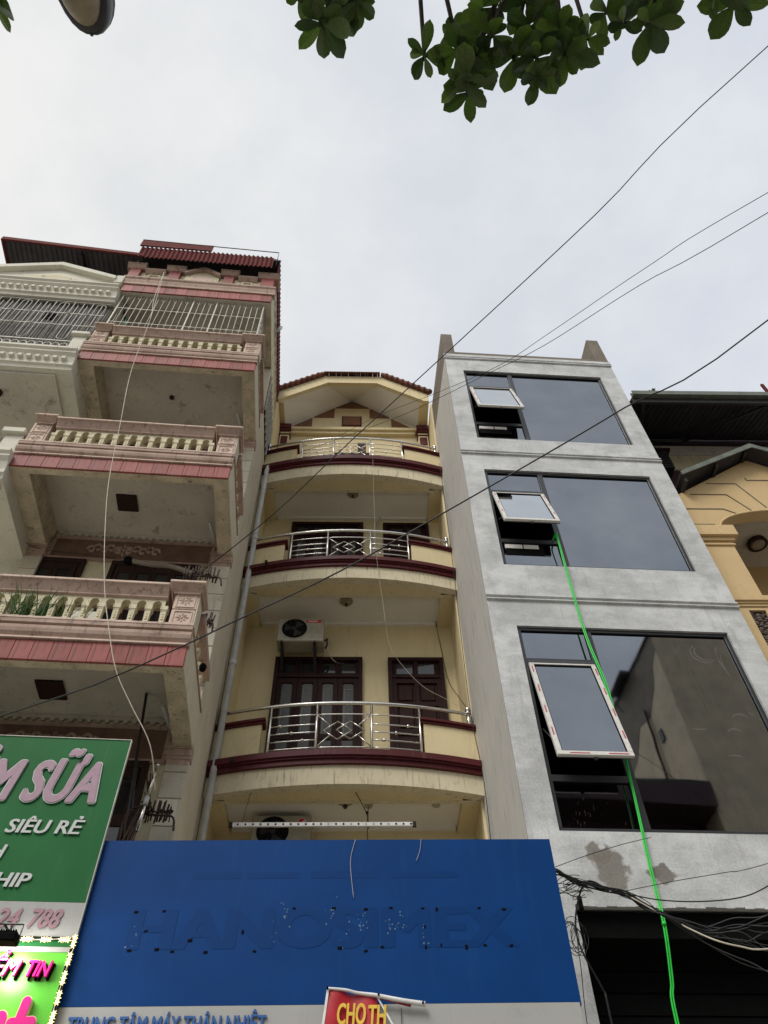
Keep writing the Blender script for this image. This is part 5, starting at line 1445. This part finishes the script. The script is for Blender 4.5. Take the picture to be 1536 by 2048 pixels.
cable([(7.0, -1.9, 6.2), (3.762, 2.0, 9.006), (3.164, 3.032, 9.906), (2.433, 4.293, 10.86), (1.964, 5.101, 11.505), (1.252, 6.33, 12.876), (.353, 7.88, 14.71), (-.528, 9.4, 16.304)], .0042, 'upper of two thin parallel wires meeting at the top curved balcony', group=G1)
cable([(6.5, -2.2, 5.6), (3.507, 2.0, 8.393), (2.853, 2.996, 9.231), (2.166, 4.043, 9.977), (1.68, 4.785, 10.674), (1.136, 5.613, 11.453), (.461, 6.643, 12.498), (-1.347, 9.399, 15.62)], .0042, 'lower of two thin parallel wires meeting at the top curved balcony', group=G1)
def lw(p):  # local of left house to world
    c, s = math.cos(LA), math.sin(LA)
    return (-2.16 + p[0] * c - p[1] * s, 9.7 + p[0] * s + p[1] * c, p[2])
w5 = [(-2.377, -3.2, 18.014), (-2.126, -3.25, 15.508), (-2.002, -3.25, 13.507), (-1.739, -3.3, 11.684), (-1.54, -3.3, 10.277), (-1.316, -3.3, 9.214), (-1.083, -3.25, 8.274), (-.849, -3.25, 7.569), (-.649, -3.2, 7.051), (-.416, -3.1, 6.683), (-.143, -3.0, 6.28), (-.03, -2.8, 5.9)]
cable([lw(p) for p in w5], .0058, 'pale knotted cable hanging down the front of the pink tiled balconies', 'wire_pale', 'hanging_cable', n=6)
cable([lw(p) for p in [(-2.377, -3.2, 18.014), (-2.28, -3.22, 16.6), (-2.17, -3.24, 15.9), (-2.126, -3.25, 15.508)]], .007, 'short second pale strand hanging beside the top iron cage', 'wire_pale', 'hanging_cable')
cable([(.20, 9.25, 16.0), (.233, 9.3, 15.503), (.253, 9.35, 13.87), (.277, 9.3, 12.287), (.38, 9.4, 11.09), (.475, 9.5, 10.205), (.648, 9.6, 9.866), (.985, 9.6, 9.389), (1.335, 9.6, 9.137), (1.66, 9.6, 8.9)], .0026, 'thin white thread hanging past the curved steel railings', 'wire_pale', 'hanging_thread')
cable([(1.69, 9.66, 8.95), (1.60, 10.1, 9.6), (1.55, 10.65, 10.4), (1.48, 10.66, 11.2), (1.42, 10.6, 11.75)], .006, 'brown flex from the white ceiling corner to the steel railing end', 'wood', 'hanging_cable')
cable([(1.70, 9.5, 15.4), (1.69, 9.45, 12.1), (1.66, 9.45, 9.0), (1.72, 9.42, 7.6), (1.7, 9.5, 6.2)], .006, 'dark flex down the right end of the curved balconies', 'wood', 'hanging_cable')
cable([lw(p) for p in [(-3.17, -3.0, 10.5), (-3.22, -2.7, 10.6), (-3.3, -2.2, 10.9), (-3.1, -1.6, 10.75), (-2.2, -1.5, 10.7), (-1.2, -1.5, 10.55)]], .006, 'thin black flex looping from the white house onto the brown frieze', 'wire', 'hanging_cable')
Mb = [(.35, 7.0, 5.2), (1.888, 7.2, 5.225), (2.11, 7.4, 5.224), (2.372, 7.5, 5.208), (2.593, 7.5, 5.148), (2.768, 7.5, 5.037), (2.912, 7.45, 4.911), (3.205, 7.4, 4.82), (3.494, 7.3, 4.795), (3.777, 7.2, 4.811), (4.4, 7.0, 4.88), (5.2, 6.7, 5.05)]
G2 = 'black cables bundled over the dark shopfront'
labs = 'black telecom cable in the loose bundle over the dark shop opening'
for k in range(13):
    rnd_ = random.Random(k); pts = []
    for i, p in enumerate(Mb[1:]):
        sp_ = .035 if i < 4 else .02 if i == 5 else .05 + .035 * max(0, i - 5)
        sag = -.012 * k * max(0, i - 5)
        pts.append((p[0] + rnd_.uniform(-.01, .01), p[1] + rnd_.uniform(-.03, .03), p[2] + rnd_.uniform(-sp_, sp_) * .8 + sag * (1.0 if i < 9 else .5)))
    pts = [(1.93, 7.46, pts[0][2])] + pts
    cable(pts, rnd_.choice((.004, .005, .0065)), labs, 'wire', 'telecom_cable', G2)
cable([(2.593, 7.5, 5.148), (2.912, 7.45, 4.911), (3.091, 7.4, 4.77), (3.247, 7.3, 4.63), (3.432, 7.25, 4.553), (3.652, 7.2, 4.51), (4.3, 7.0, 4.54), (5.2, 6.7, 4.72)], .0075, 'single white cable sagging lowest under the black bundle', 'wire_pale', 'telecom_cable')
cable([(2.0, 7.4, 5.19), (2.199, 7.4, 5.19), (2.603, 7.5, 5.15), (2.929, 7.5, 5.084), (3.272, 7.4, 5.021), (3.624, 7.3, 5.009), (3.885, 7.2, 5.069), (4.4, 7.0, 5.28), (5.2, 6.7, 5.7)], .006, 'black cable rising above the bundle to the right across the grey wall', 'wire', 'telecom_cable')
cable([(1.907, 7.35, 5.33), (2.264, 7.4, 5.474), (2.683, 7.5, 5.641), (3.129, 7.75, 5.86)], .0035, 'thin wire slanting up to the lowest window across the bare patch', 'wire', 'telecom_cable')
cable([(2.61, 7.5, 5.172), (3.093, 7.4, 5.219), (3.569, 7.3, 5.25), (3.975, 7.2, 5.286), (6, 6.6, 5.6)], .0035, 'thin straight wire running right from the middle of the bundle', 'wire', 'telecom_cable')
cable([(2.45, 7.5, 5.17), (2.33, 7.5, 5.26), (2.228, 7.5, 5.25), (2.152, 7.6, 5.12), (2.086, 7.62, 4.9), (2.099, 7.62, 4.676), (2.238, 7.7, 4.378), (2.252, 7.7, 4.217), (2.24, 7.7, 3.0)], .0095, 'thick black cable looping over the corner of the dark opening', 'wire', 'telecom_cable')
cable([(1.93, 7.4, 4.83), (2.04, 7.5, 4.856), (2.08, 7.7, 4.589), (2.03, 7.7, 4.072), (2.0, 7.7, 3)], .004, 'thin cable dropping straight down the grey corner pier', 'wire', 'telecom_cable')
coil = MB()
for k in range(7):
    c0 = (1.97 + .02 * k, 7.45 + .02 * k, 4.78 - .03 * (k % 3)); r0 = .075 + .02 * (k % 4)
    coil.tube([(c0[0] + r0 * .7 * math.cos(t), c0[1], c0[2] + r0 * 1.2 * math.sin(t)) for t in [j * PI / 8 for j in range(17)]], .0035, 5)
coil = coil.build('cable_coil', 'wire'); _prep(coil, 'loose coil of thin black cable beside the blue sign edge', 'cable', None, None)
coil = MB(); rr = random.Random(5)
for k in range(11):
    c0 = (2.0 + rr.uniform(0, .22), 7.42 + rr.uniform(-.02, .06), 5.19 + rr.uniform(-.06, .05)); r0 = rr.uniform(.03, .1)
    coil.tube([(c0[0] + r0 * 1.4 * math.cos(t), c0[1] + .02 * math.sin(2 * t), c0[2] + r0 * .7 * math.sin(t + k)) for t in [j * PI / 8 for j in range(14)]], .0035, 5)
coil = coil.build('cable_tangle', 'wire'); _prep(coil, 'tangle of black cable loops at the top right corner of the blue sign', 'cable', None, None)
MB().box(2.19, 2.235, 7.72, 7.76, 5.1, 5.24).build('junction_clamp', 'black', None, bevel=.01, label='small black box fixed at the corner of the dark shop opening', cat='junction box')

# ================================================================== IRON BITS ON THE PINK HOUSE
def spikes(x, y, z, n, sx, h, seed, label):
    t = thing('wire_rack', lw((x, y, z)), LA, label, 'bracket'); rr = random.Random(seed)
    MB().tube([(-sx, 0, 0), (sx, .0, -.02)], .012, 6).tube([(-sx * .8, .03, .05), (sx * 1.05, .03, .03)], .010, 6).tube(bez([(sx * .6, 0, 0), (sx * 1.3, -.02, -.05), (sx * 1.5, -.03, -.2)], 4), .012, 6).build('bar', 'rust', t)
    for k in range(n):
        px = -sx + 2 * sx * k / (n - 1) + rr.uniform(-.01, .01)
        MB().tube([(px, rr.uniform(-.03, .03), -.06 - rr.uniform(0, .05)), (px + rr.uniform(-.02, .03), rr.uniform(-.03, .03), h * rr.uniform(.5, 1))], rr.choice((.007, .010, .012)), 6).build('rod', 'rust', t)
        MB().disc((px, 0, rr.uniform(-.04, .06)), .020, 'z', .02, 8).build('insulator', 'rust', t)
    return t
spikes(-.12, -2.75, 9.05, 13, .2, .2, 1, 'rusty spiked wire rack on the cap of the lowest pink balcony')
spikes(-.02, -2.2, 8.75, 6, .07, .2, 3, 'small rusty rods on the side rail of the lowest pink balcony')
spikes(-.17, -1.85, 6.2, 12, .15, .16, 2, 'rusty spiked wire rack on the tile pilaster above the blue sign')
spikes(-.25, -2.3, 12.15, 6, .12, .12, 7, 'rusty rods standing on the end cap of the middle pink balcony')
def lpole(name, a, b, r, label, mat='iron_dark', cat='pole', group=None):
    o = MB().tube([lw(a), lw(b)], r, 8).build(name, mat); _prep(o, label, cat, group, None); return o
lpole('iron_pole', (-.649, -1.9, 8.1), (-.30, -1.9, 4.6), .017, 'tall thin dark iron pole rising under the lowest pink balcony')
lpole('iron_pole', (-.566, -1.9, 7.15), (-.30, -1.9, 5.4), .014, 'shorter dark iron rod beside the stainless conduit')
lpole('iron_pole', (-.70, -1.95, 6.62), (-.66, -1.95, 4.4), .016, 'dark iron rod nearest the green sign edge')
t = thing('stainless_conduit', lw((-.255, -1.95, 6.74)), LA, 'bright stainless conduit standing among the cables above the blue sign', 'conduit')
MB().tube([(0, 0, 0), (-.03, 0, -.42)], .014, 10).tube([(-.03, 0, -.42), (-.05, 0, -.8)], .020, 10).ball((0, 0, .0), .02, 8, 6).build('tube', 'steel', t)
MB().tube([(-.028, 0, -.40), (-.034, 0, -.50)], .027, 10).build('tape', 'pipe', t)
cb = MB(); rr = random.Random(9)
for k in range(16):
    a = rr.uniform(-.5, -.2)
    cb.tube(bez([(a * .3 - .22, -1.9 + rr.uniform(-.05, .05), 6.5 + rr.uniform(-.4, .3)), (-.28 + rr.uniform(-.05, .05), -1.9, 6.25), (-.36 + rr.uniform(-.12, .06), -1.95, 6.05 + rr.uniform(-.1, .1)), (-.40 + rr.uniform(-.1, .04), -1.95, 5.4), (-.4, -1.95, 4.4)], 4), rr.choice((.006, .009, .012)), 5)
cb = cb.build('cable_tangle', 'rust'); _prep(cb, 'thick bundle of old cables rising behind the blue sign beside the green sign', 'cable', None, None)
cb.location = (-2.16, 9.7, 0); cb.rotation_euler = (0, 0, LA)
# rolled awning tube lying along the frieze of the second floor
t = thing('wrapped_tube', (-2.16, 9.7, 0), LA, 'wrapped grey tube with a black end leaning behind the lowest pink balcony', 'tube')
MB().tube(bez([(-.35, -2.0, 9.85), (-.75, -1.95, 10.05), (-1.05, -1.9, 10.12), (-1.36, -1.88, 10.20)], 5), .038, 10).build('tube', 'raw', t)
MB().ball((-1.42, -1.88, 10.20), .075, 8, 6).build('end_cap', 'black', t)
MB().ball(lw((.03, -2.05, 8.1)), .05, 8, 6, 1.3).build('junction_box', 'black', None, label='small black knob on the side of the lowest pink balcony', cat='junction box')
# strips of laundry / boards seen between the balusters
t = MB().box(-1.62, -1.28, -2.55, -2.52, 7.95, 8.5).build('board', 'white_paint', None, label='pale board leaning behind the balusters of the lowest pink balcony', cat='board')
t.location = (-2.16, 9.7, 0); t.rotation_euler = (0, 0, LA)

# ================================================================== PLANTS
def blade_plant(x, y, z, n, h, spread, seed, label, name='aloe_plant', mat='blade'):
    t = thing(name, lw((x, y, z)), LA, label, 'plant', 'plants on the balconies')
    rr = random.Random(seed)
    me = []
    for v in range(3):
        m = MB(); k = 6; vs = []
        for i in range(k + 1):
            u = i / k; w = .016 * (1 - u ** 1.6) + .001; xx = u * (.35 + .25 * v) * 1.0; zz = math.sin(u * (1.7 - .15 * v)) * (.75 - .1 * v)
            vs += [(xx, -w, zz + w * .5), (xx, 0, zz), (xx, w, zz + w * .5)]
        fs = []
        for i in range(k): p = 3 * i; fs += [(p, p + 1, p + 4, p + 3), (p + 1, p + 2, p + 5, p + 4)]
        m.add(vs, fs, True); me.append(m.mesh('leaf', mat))
    for i in range(n):
        s = h * rr.uniform(.6, 1.15)
        inst(rr.choice(me), 'leaf', t, (rr.uniform(-spread, spread), rr.uniform(-.04, .04), rr.uniform(0, .04)), (rr.uniform(-.4, .4), rr.uniform(-.5, .3), rr.uniform(0, 2 * PI)), (s, s * 1.1, s))
    return t
blade_plant(-1.93, -3.02, 7.92, 110, .40, .2, 4, 'bushy green aloe spilling over the lowest pink balcony at the frame edge')
blade_plant(-1.55, -2.95, 7.92, 45, .30, .12, 8, 'smaller grassy plant beside the bushy aloe behind the balusters')
blade_plant(-1.26, -3.0, 7.88, 7, .3, .03, 6, 'single dark aloe standing on the ledge of the lowest pink balcony')
blade_plant(-2.70, -2.6, 12.1, 26, .3, .14, 12, 'sparse grey weeds on the left end of the middle pink balcony', 'weeds')

# ================================================================== TREE OVERHEAD
TR = thing('street_tree', (1.5, -2.4, 0), 0, 'broad leaved street tree overhead with dark rosettes of leaves', 'tree')
def tw(p): return (p[0] - 1.5, p[1] + 2.4, p[2])
tk = MB(); tk.tube(bez([(0, 0, -.1), (.05, .05, 1.5), (-.05, .1, 3.0), (.0, .1, 4.4)], 6), .17, 12, True, .11).build('trunk', 'bark', TR)
ros = [(-0.297, 0.304, 5.8), (-0.161, 0.35, 5.75), (-0.037, 0.336, 5.8), (-0.194, 0.417, 5.7), (0.425, 0.51, 5.7), (0.46, 0.616, 5.6), (0.415, 0.443, 5.9), (0.562, 0.368, 6.0), (0.526, 0.534, 5.75),
       (0.783, 0.424, 5.9), (0.8, 0.531, 5.7), (0.908, 0.431, 5.8), (1.043, 0.458, 5.8), (1.132, 0.366, 5.9), (1.195, 0.394, 5.8), (1.317, 0.341, 5.9), (1.292, 0.382, 5.7), (0.764, 0.343, 6.0), (0.704, 0.54, 5.75),
       (.273, .536, 5.7), (.495, .67, 5.65), (.589, .457, 5.75), (.8, .60, 5.65), (.928, .52, 5.7), (-.09, .36, 5.85),
       (1.597, 0.278, 5.8), (1.701, 0.314, 5.8), (-1.691, 0.385, 5.8)]
lm = []
for v in range(3):
    m = MB(); k = 7; vs = []
    for i in range(k + 1):
        u = i / k
        w = (.215 + .03 * v) * (math.sin(PI * min(1, u ** 1.25 * .93 + .0)) ** .8) * (1 if u < .93 else .8)
        if i == k: w = .004
        if i == 0: w = .012
        bend = -.10 * u * u * (1 + v)
        vs += [(u, -w, bend + w * .22), (u, 0, bend), (u, w, bend + w * .22)]
    fs = []
    for i in range(k): p = 3 * i; fs += [(p, p + 1, p + 4, p + 3), (p + 1, p + 2, p + 5, p + 4)]
    m.add(vs, fs, False); lm.append(m.mesh('leaf', 'leaf'))
rr = random.Random(21)
tips = []
limb = [((0, .1, 4.3), (-.5, .9, 5.6), (-1.3, 2.1, 6.4)), ((0, .1, 4.3), (-.2, 1.2, 5.7), (-.6, 2.3, 6.5)), ((0, .1, 4.3), (-1.2, .9, 5.7), (-2.0, 2.0, 6.4)), ((0, .1, 4.3), (.3, 1.0, 5.7), (.2, 2.2, 6.4)),
        ((0, .1, 4.3), (.5, -.8, 5.8), (1.0, -1.8, 6.6)), ((0, .1, 4.3), (-.8, -.4, 5.9), (-2.0, -.9, 6.8)), ((-1.2, .9, 5.7), (-2.5, 1.8, 6.2), (-3.4, 2.2, 6.4))]
for i, (a, b, c) in enumerate(limb):
    MB().tube(bez([a, b, c], 6), .07, 8, True, .022).build('limb', 'bark', TR)
    tips.append(Vector(c))
tips += [Vector(l[1]).lerp(Vector(l[2]), .6) for l in limb]
for (x, y, z) in ros:
    p = Vector(tw((x, y, z)))
    t_ = min(tips, key=lambda q: (q - p).length)
    q = t_.lerp(p, .5) + Vector((0, .0, .06))
    MB().tube(bez([t_, q, p + Vector((0, -.02, .04)), p], 5), .014, 6, True, .007).build('twig', 'bark', TR)
    n = rr.choice((5, 6, 7, 8)); a0 = rr.uniform(0, 6)
    for k in range(n):
        a = a0 + 2 * PI * k / n + rr.uniform(-.25, .25); s = rr.uniform(.08, .175)
        tilt = rr.uniform(-.1, .75)
        inst(rr.choice(lm), 'leaf', TR, tuple(p + Vector((0, 0, rr.uniform(-.03, .03)))), (rr.uniform(-.35, .35), tilt, a), (s, s * rr.uniform(.85, 1.15), s))
# the rest of the crown, above and behind the camera, as one leafy mass
crown = MB()
for i in range(1500):
    t_ = rr.choice(tips[4:7] + tips[11:14]); c = t_ + Vector((rr.gauss(0, .55), rr.gauss(0, .55), rr.gauss(.2, .35)))
    if c.y > 1.55: continue
    a = rr.uniform(0, 2 * PI); u = Vector((math.cos(a), math.sin(a), rr.uniform(-.5, .1))) * rr.uniform(.1, .17); w = Vector((-math.sin(a), math.cos(a), rr.uniform(-.3, .3))) * .045
    crown.add([c, c + u * .5 + w, c + u, c + u * .5 - w], [(0, 1, 2, 3)])
crown.build('crown', 'leaf', TR, kind='stuff')

# ================================================================== STREET LAMP
def pt(px): return px
SLP = thing('street_lamp', (-2.70, -1.6, 0), 0, 'street lamp head seen from below at the top left', 'street lamp')
o = (2.6, 1.6)
MB().tube([(0, 0, 0), (0, 0, 6.6)], .09, 12, True, .06).build('pole', 'iron_dark', SLP)
MB().tube(bez([(0, 0, 6.5), (.25, .5, 6.95), (.7, 1.3, 7.15), (.98, 1.72, 7.12)], 5), .03, 10).build('arm', 'iron_dark', SLP)
def head(m, L, W, z0, z1, sq, cx, cy, dx, dy, n=28, dome=0):
    """capsule outline along (dx,dy) with a domed underside"""
    rings = []
    D = Vector((dx, dy, 0)).normalized(); N = Vector((-D.y, D.x, 0)); C0 = Vector((cx, cy, 0))
    prof = [(1.0, z1), (1.03, (z0 + z1) / 2), (1.0, z0)] + [(math.cos(t), z0 - dome * math.sin(t)) for t in [PI / 2 * j / 6 for j in range(1, 7)]]
    vs = []
    for (s, z) in prof:
        for j in range(n):
            t = 2 * PI * j / n
            u = math.copysign(abs(math.cos(t)) ** sq, math.cos(t)) * L / 2; v = math.sin(t) * W / 2 * (1 - .18 * (1 - u / (L / 2)) / 2)
            p = C0 + D * u * s + N * v * s
            vs.append((p.x, p.y, z))
    k = len(prof); fs = [(i * n + j, i * n + (j + 1) % n, (i + 1) * n + (j + 1) % n, (i + 1) * n + j) for i in range(k - 1) for j in range(n)]
    fs.append(tuple(range(n)))
    return m.add(vs, fs, True)
m = MB(); head(m, .78, .34, 7.03, 7.2, .8, 1.02, 1.86, .12, 1, dome=.02); m.build('housing', 'lamp_body', SLP)
m = MB(); head(m, .66, .27, 7.02, 7.05, .8, 1.015, 1.875, .12, 1, dome=.10); m.build('lamp_cover', 'lens_cover', SLP)
m = MB(); m.ball((1.058, 2.245, 7.03), .012, 8, 6).build('latch', 'lamp_body', SLP)

# ================================================================== ACROSS THE STREET (seen mirrored in the glass)
OB = thing('corner_tower_house', (0, 0, 0), 0, 'tall beige house across the street, seen mirrored in the lowest tinted window', 'house')
m = MB(); m.box(12.4, 17.5, -20, -5.2, 0, 22.0); m.build('wall', 'beige_wall', OB)
m = MB(); m.prism([(-5.2, 22.0), (-5.2, 21.2), (-5.9, 20.9), (-6.3, 20.2), (-7.2, 19.6), (-8.3, 19.9), (-9.4, 19.0), (-11, 18.6), (-11, 22.0)], 12.385, 12.4, 'x'); m.build('grey_patch', 'raw', OB)
m = MB(); m.box(11.95, 12.45, -9.2, -7.6, 22.05, 22.12); m.build('roof_canopy', 'iron_dark', OB)
MB().box(12.3, 12.55, -20, -5.1, 22.0, 22.1).build('roof_edge', 'iron_dark', OB)
MB().tube([(12.0, -9.1, 22.1), (12.35, -9.1, 21.2)], .03, 6).build('canopy_strut', 'iron_dark', OB)
m = MB(); m.box(12.34, 12.4, -7.0, -6.7, 18.2, 18.7); m.build('window', 'glass_dark', OB)
MB().tube([(12.3, -7.4, 10), (12.3, -7.4, 20)], .06, 8).build('drain_pipe', 'wood', OB)
DB = thing('dark_shop_house', (0, 0, 0), 0, 'dark maroon house across the street, mirrored at the foot of the lowest window', 'house')
m = MB(); m.box(5.0, 12.35, -16, -6.2, 0, 14.6); m.build('wall', 'maroon_wall', DB)
m = MB(); m.box(4.6, 12.38, -16, -5.0, 14.6, 15.3); m.build('roof_slab', 'maroon_wall', DB)
m = MB(); m.box(4.6, 12.38, -5.02, -5.0, 15.3, 15.42).build('roof_trim', 'iron_dark', DB)
